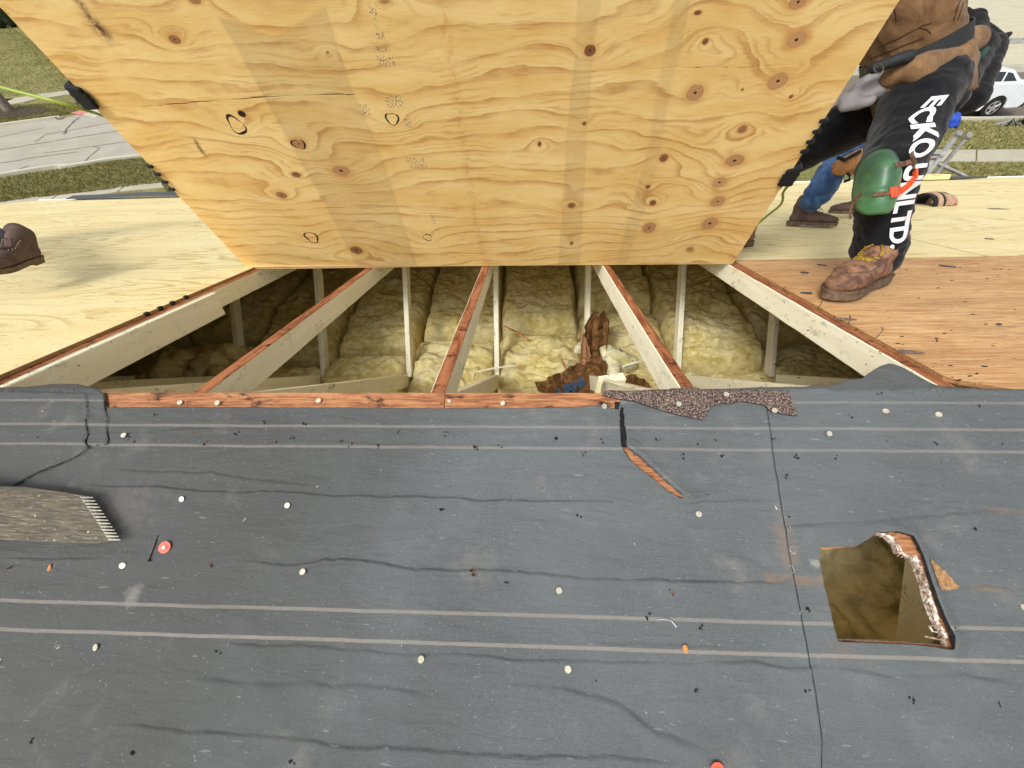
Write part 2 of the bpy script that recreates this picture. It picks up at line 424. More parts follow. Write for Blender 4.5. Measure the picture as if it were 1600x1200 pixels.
def m_grass():
    M = Mat('dormant_lawn', .95, .1); v = M.co(1, 1, 1, rnd=False)
    n = M.noise(v, .45, 3, .55); n2 = M.noise(v, 2.6, 5, .7); f = M.noise(v, 14, 4, .75)
    c = M.mix(M.sm(n2, .35, .65), C(122, 116, 70), C(150, 142, 96))
    c = M.mix(M.math('MULTIPLY', M.sm(n, .45, .62), .7), c, C(106, 112, 62))
    c = M.mix(M.math('MULTIPLY', M.sm(f, .5, .68), .55), c, C(188, 178, 128))
    c = M.mix(M.math('MULTIPLY', M.sm(f, .46, .34), .6), c, C(72, 80, 42))
    return M.out(c, .95, f, .9, .05)
def m_blade():
    M = Mat('grass_blades', .9, .1); v = M.co(1, 1, 1, rnd=False)
    f = M.noise(v, 9, 3, .8); c = M.mix(M.sm(f, .36, .62), C(104, 108, 62), C(170, 160, 108))
    return M.out(c, .9)
def m_conc(name, c1, c2, joints=None, cracks=0):
    M = Mat(name, .85, .25); v = M.co(1, 1, 1, rnd=False)
    n = M.noise(v, 1.1, 5, .65); g = M.noise(v, 60, 3, .7); st = M.noise(v, 6, 5, .7)
    c = M.mix(M.sm(n, .35, .65), c1, c2)
    c = M.mix(M.math('MULTIPLY', M.sm(g, .52, .7), .3), c, tuple(x * .6 for x in c1[:3]) + (1,))
    c = M.mix(M.math('MULTIPLY', M.sm(st, .56, .72), .3), c, tuple(x * .62 for x in c1[:3]) + (1,))
    return M.out(c, .85, g, .3, .004)
def fabric(name, c1, c2, wr=14, bd=.006, rough=.9, weave=700):
    M = Mat(name, rough, .15); v = M.co(1, 1, 1)
    n = M.noise(v, wr, 5, .65, .8); w = M.noise(v, weave, 2, .5)
    c = M.mix(M.sm(n, .35, .65), c1, c2)
    M.b.inputs['Sheen Weight'].default_value = .12
    return M.out(c, rough, M.math('ADD', n, M.math('MULTIPLY', w, .15)), .5, bd)

m_insulation, m_feltm, m_lum, m_shing = m_insul(), m_felt(), m_lumber(), m_shingle()
m_newply = m_ply('new_plywood', C(226, 210, 156), C(232, 218, 170), C(186, 156, 92), C(110, 92, 64), .75, .85, 8)
m_oldply = m_ply('weathered_plywood', C(212, 168, 116), C(190, 144, 96), C(150, 102, 62), C(84, 62, 46), .7, .95, 6, C(236, 208, 164), 2.0)
m_plyedge = m_oldwood('plywood_edge', C(178, 138, 96), C(140, 100, 62), C(78, 50, 32), 2, 120, .001)
m_newedge = m_oldwood('new_plywood_edge', C(176, 146, 104), C(150, 116, 78), C(96, 66, 42), 1, 160, .0006, .6)
m_orange = m_oldwood('stained_rafter_top', C(178, 118, 80), C(128, 74, 50), C(48, 32, 28), 30, 3.2, .003, 1.0)
m_deckwood = m_oldwood('stained_deck_edge', C(186, 132, 92), C(138, 88, 60), C(60, 40, 34), 5, 70, .0025, 1.0)
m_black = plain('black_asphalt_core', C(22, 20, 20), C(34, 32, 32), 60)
m_under = plain('black_gap_shade', C(26, 25, 26), C(40, 38, 38), 30)  # black for shade painted into the felt gaps
m_splin = plain('white_splinters', C(226, 218, 204), C(120, 84, 58), 90, bump=.8, bd=.002)
m_galv = plain('galvanised_head', C(205, 200, 182), C(170, 164, 140), 300, .45, .5, .3)
m_steel = plain('staple_steel', C(214, 214, 216), C(170, 170, 172), 200, .3, .6, .6)
m_rusty = plain('dark_nail', C(104, 98, 92), C(70, 62, 54), 200, .5, .4, .5)
m_tearw = plain('rust_brown_fleck', C(150, 92, 52), C(70, 44, 30), 120)
m_chip = m_oldwood('wood_chip', C(214, 150, 90), C(180, 110, 60), C(110, 60, 36), 30, 120)
m_redcap = plain('orange_plastic_cap', C(226, 96, 74), C(206, 84, 66), 60, .5, .4)
m_grassm, m_bladem = m_grass(), m_blade()
m_walk = m_conc('sidewalk_concrete', C(178, 173, 154), C(166, 161, 142))
m_road = m_conc('worn_road', C(168, 163, 150), C(158, 153, 140))
m_drive = m_conc('beige_concrete', C(190, 184, 160), C(182, 175, 150))
m_asph = m_conc('brown_grey_asphalt', C(118, 110, 98), C(106, 99, 88))
m_kerb = m_conc('kerb_concrete', C(192, 188, 170), C(178, 174, 158))
m_crackm = plain('crack_sealer', C(110, 106, 100), C(96, 92, 86), 10)
m_pink = plain('pink_tactile', C(206, 128, 118), C(196, 118, 110), 8)
m_mulch = plain('dark_mulch', C(64, 52, 48), C(40, 34, 32), 20, bump=.8, bd=.03)
m_bark = m_oldwood('tree_bark', C(140, 126, 116), C(112, 100, 92), C(70, 62, 58), 30, 4, .01)
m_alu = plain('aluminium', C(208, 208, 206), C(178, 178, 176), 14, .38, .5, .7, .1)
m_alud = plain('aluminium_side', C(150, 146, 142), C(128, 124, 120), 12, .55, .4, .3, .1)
m_darkmet = plain('dark_flashing', C(74, 78, 84), C(60, 63, 68), 12, .5, .5, .2)
m_whitep = plain('white_paint', C(226, 228, 226), C(216, 218, 216), 6, .4, .4)
m_siding = plain('cream_siding', C(200, 192, 172), None, 4)
m_kraft = plain('brown_kraft_paper', C(128, 92, 54), C(88, 60, 34), 26, .85, .2, 0, .9, .004)
m_kraft2 = plain('pale_kraft_paper', C(188, 140, 100), C(160, 114, 78), 12)
m_wool = plain('pale_torn_wool', C(222, 218, 190), C(190, 182, 128), 14, .95, .05, 0, .9, .006)
m_blue = plain('blue_print', C(54, 92, 130), C(44, 78, 116), 60)

# ================================================================== GROUND
z4 = .004
def flat(name, poly, mat, z, kind='structure', th=.02, label=None):
    o = MB().prism(poly, z - th, z, mi=0).obj(name, mat); return tag(o, label=label, kind=kind)
tag(MB().box(-260, 260, -200, 320, -.6, 0).obj('lawn_ground', m_grassm), kind='structure')
def curve(pts, n=10):
    out = []
    P = [pts[0]] + list(pts) + [pts[-1]]
    for i in range(1, len(P) - 2):
        for k in range(n):
            t = k / n
            out.append(tuple(.5 * ((2 * P[i][j]) + (-P[i - 1][j] + P[i + 1][j]) * t + (2 * P[i - 1][j] - 5 * P[i][j] + 4 * P[i + 1][j] - P[i + 2][j]) * t * t + (-P[i - 1][j] + 3 * P[i][j] - 3 * P[i + 1][j] + P[i + 2][j]) * t ** 3) for j in (0, 1)))
    out.append(tuple(pts[-1])); return out
near_edge = curve([(-60, -14), (-30, 3.6), PG(-40, 283), PG(120, 260), PG(228, 245), (-5, 14.2), (3, 14.5), PG(1440, 187), PG(1600, 187), (30, 13.6), (60, 13)])
far_l = curve([(-60, -2), (-34, 10), PG(0, 199), PG(90, 188)])
far_r = curve([PG(150, 171), (-12, 20.5), (0, 21.2), (10, 20.6), PG(1560, 106), (30, 19.2), (60, 18.6)])
road_poly = near_edge + list(reversed(far_l + far_r))
tag(MB().prism(road_poly, -.02, .012).obj('road', m_road), kind='structure')
# darker asphalt lane where the cars stand
ax = [p for p in near_edge if p[0] > 6]; ax = [(p[0], p[1] + .03) for p in ax]
tag(MB().prism(ax + [(60, 18.0), (30, 18.6), (18, 19.2), (8, 19.9)], .0, .016).obj('asphalt_lane', m_asph), kind='structure')
# side street / driveway behind on the left and on the right
tag(MB().prism([(p[0], p[1] + .02) for p in far_r if p[0] > 6] + [(70, 60), (52, 90), (16, 60), (8, 30)], -.02, .010).obj('driveway', m_drive), kind='structure')
def kerb(name, line, off, w=.16, h=.1):
    V = []; n = len(line)
    for i, p in enumerate(line):
        a = line[max(i - 1, 0)]; b = line[min(i + 1, n - 1)]
        d = Vector((b[0] - a[0], b[1] - a[1])).normalized(); nx, ny = -d.y * off, d.x * off
        for (o_, z) in ((0, 0), (0, h), (w, h), (w, 0)): V.append((p[0] + nx * o_, p[1] + ny * o_, z))
    Fc = [(i * 4 + k, i * 4 + 4 + k, i * 4 + 5 + k, i * 4 + 1 + k) for i in range(n - 1) for k in range(3)]
    return tag(obj(name, mesh(name, V, Fc, m_kerb)), kind='structure')
kerb('near_kerb', near_edge, -1)
kerb('far_kerb', far_l, 1)
kerb('far_kerb', far_r, 1, .14)
# sidewalks
def strip(name, a, b, mat, z, nj=0, joint=1.4):
    """band between two polylines sampled equally, with recessed joints as separate slabs"""
    root = bpy.data.objects.new(name, None); put(root); tag(root, kind='structure')
    def rs(line, n):
        L = [0]
        for p, q in zip(line[:-1], line[1:]): L.append(L[-1] + math.hypot(q[0] - p[0], q[1] - p[1]))
        return [tuple(np.interp(L[-1] * i / n, L, [p[j] for p in line]) for j in (0, 1)) for i in range(n + 1)]
    n = nj; A, B = rs(a, n), rs(b, n)
    for i in range(n):
        g = .012
        def lp(p, q, u): return (p[0] + (q[0] - p[0]) * u, p[1] + (q[1] - p[1]) * u)
        poly = [lp(A[i], A[i + 1], g), lp(A[i], A[i + 1], 1 - g), lp(B[i], B[i + 1], 1 - g), lp(B[i], B[i + 1], g)]
        MB().prism(poly, -.03, z).obj('sidewalk_slab', mat, root)
    return root
a = [(-30, -2), PG(-60, 330), PG(120, 300.5), PG(262, 282), (-5, 11.7), (3, 12.1), PG(1430, 234.5), PG(1600, 234.5), (26, 11.2)]
b = [(-29, -3), PG(-60, 350), PG(150, 306), PG(278, 291), (-5, 10.7), (3, 11.1), PG(1430, 254), PG(1600, 254), (25, 10.4)]
strip('sidewalk', curve(b, 5), curve(a, 5), m_walk, .02, 34)
strip('far_sidewalk', curve([(-48, 7), PG(-30, 170), PG(0, 165), PG(115, 147), (-17, 23.5)], 5), curve([(-48, 8.6), PG(-30, 161), PG(0, 157), PG(115, 141), (-17, 24.8)], 5), m_walk, .024, 18)
tag(MB().prism([PG(118, 178), PG(142, 167), PG(190, 160), PG(205, 172), PG(150, 184)], -.02, .03).obj('kerb_ramp', m_kerb), kind='structure')
tag(MB().prism([PG(112, 178), PG(124, 172.6), PG(142, 175), PG(128, 181)], .031, .036).obj('tactile_paving', m_pink), kind='structure')
# sealed cracks in the road (thin raised strips of tar)
def tar(pts, w=.05):
    P = [PG(*p) for p in pts]; rr = random.Random(int(pts[0][0]) + 3)
    P = jag(P, .25, .03, rr); s = MB()
    for i in range(len(P) - 1):
        a, b = Vector(P[i]), Vector(P[i + 1]); d = (b - a).normalized(); n = Vector((-d.y, d.x)) * w * rr.uniform(.3, .6)
        s.add([(a.x - n.x, a.y - n.y, .0165), (b.x - n.x, b.y - n.y, .0165), (b.x + n.x, b.y + n.y, .0165), (a.x + n.x, a.y + n.y, .0165)], [(0, 1, 2, 3)])
    return s
s = MB()
for pts, w in [([(0, 235), (60, 225), (120, 215), (200, 203), (230, 199)], .06), ([(55, 222), (75, 210), (100, 206), (175, 192)], .05), ([(100, 210), (110, 196), (118, 189), (125, 184)], .09),
            ([(20, 269), (45, 260)], .06), ([(130, 255), (155, 232), (145, 229)], .05), ([(0, 256), (60, 246), (120, 238)], .05), ([(70, 240), (140, 230), (200, 222)], .04),
            ([(0, 215), (70, 200)], .04)]:
    t = tar(pts, w); s.add(t.V, t.F)
tag(s.obj('road_crack_sealer', m_crackm), kind='structure')

# lawn blades where the lawn shows large
def blades(n, quads, seed):
    rg = np.random.default_rng(seed); V = []; Fc = []
    P = []
    for q in quads:
        q = np.array([PG(*p) for p in q]); k = int(n / len(quads))
        u, v = rg.random(k)[:, None], rg.random(k)[:, None]
        P.append((q[0] * (1 - u) + q[1] * u) * (1 - v) + (q[3] * (1 - u) + q[2] * u) * v)
    P = np.concatenate(P); k = len(P); ang = rg.random(k) * 6.28; h = .035 + .05 * rg.random(k); w = .008 + .012 * rg.random(k)
    lean = (rg.random((k, 2)) - .5) * .09
    X = np.zeros((k, 3, 3))
    X[:, 0, 0] = P[:, 0] - np.cos(ang) * w; X[:, 0, 1] = P[:, 1] - np.sin(ang) * w
    X[:, 1, 0] = P[:, 0] + np.cos(ang) * w; X[:, 1, 1] = P[:, 1] + np.sin(ang) * w
    X[:, 2, 0] = P[:, 0] + lean[:, 0]; X[:, 2, 1] = P[:, 1] + lean[:, 1]; X[:, 2, 2] = h
    me = bpy.data.meshes.new('grass'); me.vertices.add(k * 3); me.vertices.foreach_set('co', X.reshape(-1).astype(np.float32))
    me.loops.add(k * 3); me.loops.foreach_set('vertex_index', np.arange(k * 3, dtype=np.int32))
    me.polygons.add(k); me.polygons.foreach_set('loop_start', np.arange(0, k * 3, 3, dtype=np.int32))
    me.materials.append(m_bladem); me.update(calc_edges=True)
    o = obj('grass', me); return tag(o, 'dormant yellow green grass blades of the lawn strips', 'grass', kind='stuff')
blades(110000, [[(0, 318), (120, 299), (228, 247), (0, 279)], [(1400, 280), (1610, 276), (1610, 256), (1400, 256)], [(1400, 233), (1610, 233), (1610, 190), (1400, 190)],
               [(-10, 195), (100, 180), (190, 160), (-10, 166)], [(-20, 156), (140, 137), (60, 70), (-20, 20)], [(60, 310), (262, 285), (280, 262), (240, 243)], [(60, 310), (180, 296), (240, 243), (120, 262)], [(262, 300), (300, 300), (300, 262), (240, 262)]], 5)

# ================================================================== HOUSE
XL, XR, SE = -8.2, 8.2, 5.92
house = empty('house', (0, RID.y, 0), 'house whose black felt roof is opened at the ridge, rafters and yellow insulation showing', 'house')
I4 = Matrix.Identity(4)
TX = [round(-.258 + .64 * k, 3) for k in range(-12, 14)]
def TXk(k): return -.258 + .64 * k
# ---- trusses
J = (1.79, 2.13)
def beam(name, x, p, q, mats, parent, w=.038, d=.089, top=None, rough=0, segs=1):
    """board in a plane x = const from p to q (Y, Z of its upper edge)"""
    a, b = Vector((x, p[0], p[1])), Vector((x, q[0], q[1])); L = (b - a).length; e = (b - a).normalized()
    n = Vector((1, 0, 0)).cross(e)
    M = frame(a, Vector((1, 0, 0)), e, n)
    s = MB(); rr = random.Random(hash((round(x, 2), name)) & 999)
    ys = [L * i / segs for i in range(segs + 1)]
    V = []
    for y in ys:
        j = (lambda: rr.uniform(-rough, rough)) if rough else (lambda: 0)
        V += [(0 + j(), y, -d + j()), (w + j(), y, -d + j()), (w + j(), y, j()), (j(), y, j())]
    Fc = []; mi = []
    for i in range(segs):
        o_ = i * 4
        for k in range(4):
            k2 = (k + 1) % 4
            Fc.append((o_ + k, o_ + k2, o_ + 4 + k2, o_ + 4 + k)); mi.append(top if (k == 2 and top is not None) else 0)
    Fc += [(3, 2, 1, 0), (len(V) - 4, len(V) - 3, len(V) - 2, len(V) - 1)]; mi += [0, 0]
    s.add(V, Fc, mi)
    return s.obj(name, mats, parent, M, bevel=.0025)
yR, zR = RID.y, RID.z
def fz(s_, h=0): v = FAR(0, s_, h); return (v.y, v.z)
def nz(t_, h=0): v = NEAR(0, t_, h); return (v.y, v.z)
for k in range(-4, 6):
    x = TXk(k)
    t = bpy.data.objects.new('truss', None); put(t, house, Matrix.Translation(Vector((x, yR, 2.0))))
    beam('rafter', x, fz(.004, -.0125), fz(5.9, -.0125), [m_lum, m_orange], t, top=1, rough=.0009, segs=90)
    beam('rafter', x, nz(5.9, -.0125), nz(.035, -.0125), [m_lum, m_orange], t, top=1)
    dx = .002
    beam('web_brace', x + dx, (.70, zR - .125), (J[0], J[1] + .06), m_lum, t, w=.034)
    beam('web_brace', x + dx, (J[0] + .03, J[1]), (2.42, 2.80), m_lum, t, w=.034, d=.07)
    ny = 2 * yR
    beam('web_brace', x + dx, (ny - J[0], J[1] + .06), (ny - .74, zR - .14), m_lum, t, w=.034, d=.095)
    beam('web_brace', x + dx, (ny - 2.42, 2.72), (ny - J[0] - .03, J[1]), m_lum, t, w=.034, d=.07)
    beam('bottom_chord', x - .001, (-3.5, 2.0), (4.7, 2.0), m_lum, t, w=.036)
# sister board on the left rafter
x1 = TXk(-2) + .040
sx, ssd = PF(387, 462, -.1)
sb = MB().box(0, .022, 0, .90, -.108, 0)
sb.obj('sister_board', m_lum, house, MF @ Matrix.Translation((x1 - .002, .01, -.016)) @ Matrix.Rotation(R(-.3), 4, 'X'), bevel=.003)
# ---- ceiling under the insulation, gable and eave walls
MB().box(XL + .4, XR - .4, -3.6, 4.85, 1.90, 1.94).obj('ceiling', m_siding, house, I4)
for (y0, y1) in ((5.80, 5.9), (-4.7, -4.6)):
    MB().box(XL + .4, XR - .4, y0, y1, 0, 1.60).obj('wall', m_siding, house, I4)
for x_ in (XL + .3, XR - .4):
    P = [(-4.7, 0), (5.9, 0), (5.9, 1.60), (yR, zR - .13), (-4.7, 1.60)]
    MB().prism(P, 0, .1, M=frame(Vector((x_, 0, 0)), Vector((0, 1, 0)), Vector((0, 0, 1)), Vector((1, 0, 0)))).obj('wall', m_siding, house, I4)

# ---- new and old plywood on the far slope
def panel(x0, x1, s0, s1, mats, jz=0, poly=None):
    g = .0022
    s = MB()
    if poly is None: poly = [(x0 + g, s0 + g), (x1 - g, s0 + g), (x1 - g, s1 - g), (x0 + g, s1 - g)]
    c = Vector((sum(p[0] for p in poly) / len(poly), sum(p[1] for p in poly) / len(poly)))
    s.prism([(p[0] - c.x, p[1] - c.y) for p in poly], -.012, 0, mi=0, side=1)
    return s.obj('plywood_panel', mats, house, MF @ Matrix.Translation((c.x, c.y, jz)))
rows = [0, 1.29, 2.50, 3.71, 4.86, SE]
OL, OR = TXk(-2) + .012, TXk(2) + .028
left_e = [OL, -2.99 + .0, -4.3, -3.2, -4.4]
NP = [m_newply, m_newedge]
for r in range(5):
    s0, s1 = rows[r], rows[r + 1]
    if r == 0:
        ed = [OL, OL - 2.44, OL - 4.88, XL]
        for a_, b_ in zip(ed[:-1], ed[1:]): panel(b_, a_, s0, s1, NP, random.uniform(-.0006, .0006))
    else:
        off = {1: -3.04, 2: -4.55, 3: -3.3, 4: -4.7}[r]
        ed = [off + 2.44 * i for i in range(-3, 6)]
        ed = [e for e in ed if XL + .3 < e < XR - .3]
        if r == 1: ed = [-5.48, -3.04, -.60, 2.31, 4.75, 7.0]
        ed = [XL] + ed + [XR]
        for a_, b_ in zip(ed[:-1], ed[1:]): panel(a_, b_, s0, s1, NP, random.uniform(-.0006, .0006))
# old sheathing, right of the opening, ragged ridge edge
OP = [m_oldply, m_plyedge]
rag = jag([(OR + .003, .085), (OR + .01, 1.286)], .03, .0018)
top = jag([(7.9, .004), (1.9, .004), (1.32, .008), (1.16, .02), (OR + .02, .06)], .03, .004)
panel(0, 0, 0, 0, OP, 0, rag + [(3.46, 1.286), (3.46, .004)] + [p for p in top if p[0] < 3.44])
panel(3.466, 5.9, .004, 1.286, OP); panel(5.906, XR, .004, 1.286, OP)
# second layer under it: dark split edge
MB().box(OR + .006, OR + .6, .09, 1.28, -.0145, -.0122).obj('split_veneer', m_plyedge, house, MF)
# drip edge and gutter at the eave
def eave_x(px, py=300): return PF(px, py)[0]
MB().box(XL, XR, SE + .002, SE + .035, -.10, .002).box(XL, XR, SE + .035, SE + .05, -.02, .014).obj('drip_edge', m_whitep, house, MF)
s = MB(); pts = [(-7.55, 0.012), (-6.9, .02), (-6.2, .035), (-5.6, .026), (-4.6, .03)]
for (xa, ha), (xb, hb) in zip(pts[:-1], pts[1:]):
    s.add([(xa, SE - .12, .012 + ha), (xb, SE - .12, .012 + hb), (xb, SE + .03, .05 + hb), (xa, SE + .03, .05 + ha),
           (xa, SE - .12, .006 + ha), (xb, SE - .12, .006 + hb), (xb, SE + .03, .0 + hb), (xa, SE + .03, .0 + ha)],
          [(0, 1, 2, 3), (7, 6, 5, 4), (3, 2, 6, 7), (0, 4, 5, 1)])
s.obj('bent_gutter_flashing', m_darkmet, None, MF)
tag(bpy.data.objects['bent_gutter_flashing'], 'dark bent strip of flashing lying along the eave left of the held sheet', 'flashing')

# ---- near slope: deck boards, felt
hole_px = [(1278, 855), (1335, 853.5), (1352, 843.5), (1368, 832), (1395, 830), (1420, 837), (1433, 862), (1447, 900), (1458, 935), (1472, 970), (1483, 992), (1481, 1013), (1430, 1007), (1380, 1004), (1307, 1001.5), (1297, 965), (1285, 915), (1279.5, 880)]
wood_px = [(1279, 859), (1300, 857), (1335, 855), (1352, 845), (1368, 834), (1384, 838), (1398, 850), (1404, 866), (1424, 867), (1433, 884), (1444, 915), (1449, 936), (1458, 962), (1470, 985), (1478, 996), (1480, 1010), (1430, 1005), (1380, 1002), (1310, 1000), (1298, 965), (1286, 915), (1280, 880)]
hole = [PN(*p) for p in hole_px]; wood = [PN(*p) for p in wood_px]
hl = [(x, -t) for x, t in wood]
hl = hl[:1] + hl[1:]
xj = PN(695, 625)[0]
s = MB(); s.prism([(XL, -.0), (xj - .001, -.0), (xj - .001, -1.22), (XL, -1.22)][::-1], -.012, 0, under=1); s.obj('roof_board', [m_deckwood, m_newply], house, MN)
s = MB(); s.prism([(xj + .001, 0), (xj + .001, -1.22), (XR, -1.22), (XR, 0)], -.012, 0, [hl], side=1, under=2); s.obj('roof_board', [m_deckwood, m_splin, m_newply], house, MN)
MB().box(XL, XR, -5.95, -1.224, -.012, 0).obj('roof_board', m_newply, house, MN)
# splintered rim of the hole
s = MB(); rr = random.Random(3)
rim = [PN(*p) for p in [(1368, 833), (1384, 838), (1398, 850), (1403, 864), (1412, 869), (1424, 868), (1434, 886), (1444, 915), (1450, 938), (1458, 962), (1467, 985), (1475, 998)]]
rim = jag(rim, .004, .0015, rr)
for (x, t) in rim[::1]:
    if rr.random() < .1: continue
    L = rr.uniform(.003, .011); a_ = rr.uniform(-.6, .6)
    p = Vector((x, -t, rr.uniform(-.009, .001)))
    s.tube([p + Vector((.001, 0, 0)), p + Vector((-math.cos(a_) * L * .45, -math.sin(a_) * L * .7 - .002, rr.uniform(-.003, .001)))], [rr.uniform(.0008, .002), .0004], 4)
q1 = [(x - .0012, -t) for x, t in rim]; q2 = [(x + .0085, -t + .002) for x, t in rim]
for i in range(len(q1) - 1):
    z1, z2, z3, z4_ = rr.uniform(.0006, .0022), rr.uniform(.0006, .0022), rr.uniform(.0005, .0015), rr.uniform(.0005, .0015)
    s.add([(q1[i][0], q1[i][1], z1), (q1[i + 1][0], q1[i + 1][1], z2), (q2[i + 1][0], q2[i + 1][1], z3), (q2[i][0], q2[i][1], z4_)], [(0, 1, 2, 3)])
s.obj('splintered_rim', m_splin, house, MN)
s = MB(); s.tube([Vector((PN(1450, 996)[0], -PN(1450, 996)[1], -.006)), Vector((PN(1474, 1000)[0], -PN(1474, 1000)[1], -.005))], .002, 5)
s.tube([Vector((PN(1456, 978)[0], -PN(1456, 978)[1], -.006)), Vector((PN(1462, 988)[0], -PN(1462, 988)[1], -.006))], .002, 5)
s.obj('splinter', m_splin, house, MN)

seam_px = [(1196, 618), (1197, 640), (1205, 700), (1215, 770), (1228, 850), (1243, 930), (1258, 1010), (1270, 1080), (1280, 1145), (1279, 1200)]
seam = [PN(*p) for p in seam_px]; seam_t = [p[1] for p in seam]; seam_x = [p[0] for p in seam]
def seamx(t): return np.interp(t, seam_t, seam_x)
def topline(pxs):
    out = []
    for p in pxs:
        x, s_ = PF(*p)
        if p[1] > 614.5: x, t_ = PN(*p); out.append((x, t_))
        else: out.append((x, -s_))
    return sorted(out)
top_l = topline([(-400, 612), (0, 610), (40, 609), (70, 606), (85, 604.5), (125, 605), (150, 611), (160, 613), (166, 616), (170, 638), (300, 637), (500, 638), (640, 639), (700, 639), (900, 638), (920, 635), (944, 634), (960, 640), (966, 640), (970, 614), (1060, 612), (1200, 609), (1240, 609), (1262, 605), (1280, 607)])
top_r = topline([(1180, 609), (1240, 609), (1262, 606), (1285, 608), (1312, 600), (1340, 597), (1356, 588), (1372, 581), (1384, 577.5), (1392, 579), (1404, 583), (1420, 590), (1440, 600), (1458, 607), (1480, 610), (1520, 612), (1700, 613)])
# creases: px polylines, amplitude, width
creases = [([(120, 762), (250, 765), (330, 770), (450, 773), (600, 779), (720, 781), (820, 785), (965, 786)], .0035, .010),
           ([(1050, 790), (1140, 787), (1200, 783)], .0018, .012),
           ([(380, 881), (460, 885), (510, 874), (590, 880), (650, 890), (760, 892), (860, 900), (980, 909), (1130, 911), (1240, 912)], .0035, .011),
           ([(700, 1022), (800, 1028), (960, 1032), (1080, 1038), (1160, 1034), (1230, 1044), (1300, 1037)], .0022, .010),
           ([(340, 1005), (480, 1012), (620, 1022), (740, 1026)], .0018, .012),
           ([(200, 1135), (330, 1148), (440, 1155), (560, 1165), (700, 1170), (830, 1182), (950, 1183), (1080, 1192)], .0026, .010),
           ([(780, 1070), (880, 1078), (960, 1100), (1030, 1150), (1100, 1170)], .002, .03),
           ([(0, 872), (60, 873), (180, 872)], .002, .008), ([(440, 690), (520, 693), (640, 696)], .0008, .01),
           ([(1200, 826), (1300, 822), (1400, 816), (1500, 806), (1600, 803)], .0018, .02),
           ([(1490, 920), (1540, 917), (1600, 924)], .002, .008), ([(180, 737), (240, 742), (330, 740), (420, 757), (500, 764)], .0015, .014),
           ([(150, 681), (300, 672), (420, 672)], .0012, .01), ([(1240, 612), (1300, 615), (1380, 613), (1460, 611), (1600, 616)], .003, .006),
           ([(900, 1000), (1000, 1010), (1150, 1016)], .0012, .02), ([(300, 1060), (420, 1075), (560, 1072), (700, 1090)], .0018, .025), ([(1284, 1040), (1400, 1060), (1500, 1052), (1600, 1075)], .0018, .02)]
creases = [([PN(*p) for p in c_], a_, w_) for c_, a_, w_ in creases]
lap_b = [PN(*p) for p in [(-60, 612), (-60, 757), (35, 756), (60, 742), (95, 728), (125, 716), (145, 702), (142, 692), (145, 697), (172, 695), (174, 688), (171, 670), (173, 655), (168, 640), (166, 617)]]
lap_c = [PN(*p) for p in [(-60, 612), (-60, 757), (35, 756), (60, 742), (95, 728), (125, 716), (145, 702), (138, 690), (144, 680), (140, 662), (144, 645), (142, 636), (141, 617)]]
lift_c = [PN(*p) for p in [(969, 612), (979, 698), (1002, 716), (1037, 748), (1070, 776), (1105, 773), (1150, 772), (1195, 770), (1190, 612)]]
def felt_h(X, T_):
    X = np.asarray(X, float); T_ = np.asarray(T_, float)
    h = .003 + .0018 * fbm(X * 2.2, T_ * 7, 3) + .0026 * fbm(X * 6, T_ * 28, 5) + .0005 * fbm(X * 40, T_ * 90, 8, 2)
    msk = (X > -1.9) & (X < 1.6) & (T_ > -.1) & (T_ < .95)
    if msk.any():
        xs, ts = X[msk], T_[msk]; add = np.zeros(xs.shape)
        wob = .007 * fbm(xs * 9, ts * 9, 21) + .002 * fbm(xs * 45, ts * 20, 22)
        for c_, a_, w_ in creases:
            cx = [p[0] for p in c_]; ct = np.interp(xs, cx, [p[1] for p in c_]) + wob
            fade = np.clip((xs - cx[0]) / .05, 0, 1) * np.clip((cx[-1] - xs) / .05, 0, 1)
            d = (ts - ct) / (w_ * .62)
            ridge = np.where(d > 0, np.exp(-(d / 1.1) ** 2), np.exp(-(d / .35) ** 2))
            add += a_ * 1.45 * ridge * fade * (.25 + 1.3 * vn(xs * 7 + w_ * 900, ts * 0, 4)) - a_ * .5 * np.exp(-((d + .5) / .35) ** 2) * fade
        for poly, hh in ((lap_b, .003), (lap_c, .003)):
            add += np.where(inside(xs, ts, poly), hh, 0)
        ins = inside(xs, ts, lift_c); dd, _, _ = seg_dist(xs, ts, lift_c[:6]); dl, _, _ = seg_dist(xs, ts, lift_c[1:5]); add += np.where(ins, .003 * np.exp(-dd / .03) + .012 * np.exp(-(dl / .035)), 0)
        dh, _, _ = seg_dist(xs, ts, hole[4:12]); add += .007 * np.exp(-(dh / .018) ** 2)
        ds = xs - np.interp(ts, seam_t, seam_x); add += np.where(ds < 0, .0035 * np.exp(ds / .02), 0)
        h = h.copy(); h[msk] += add
    return h
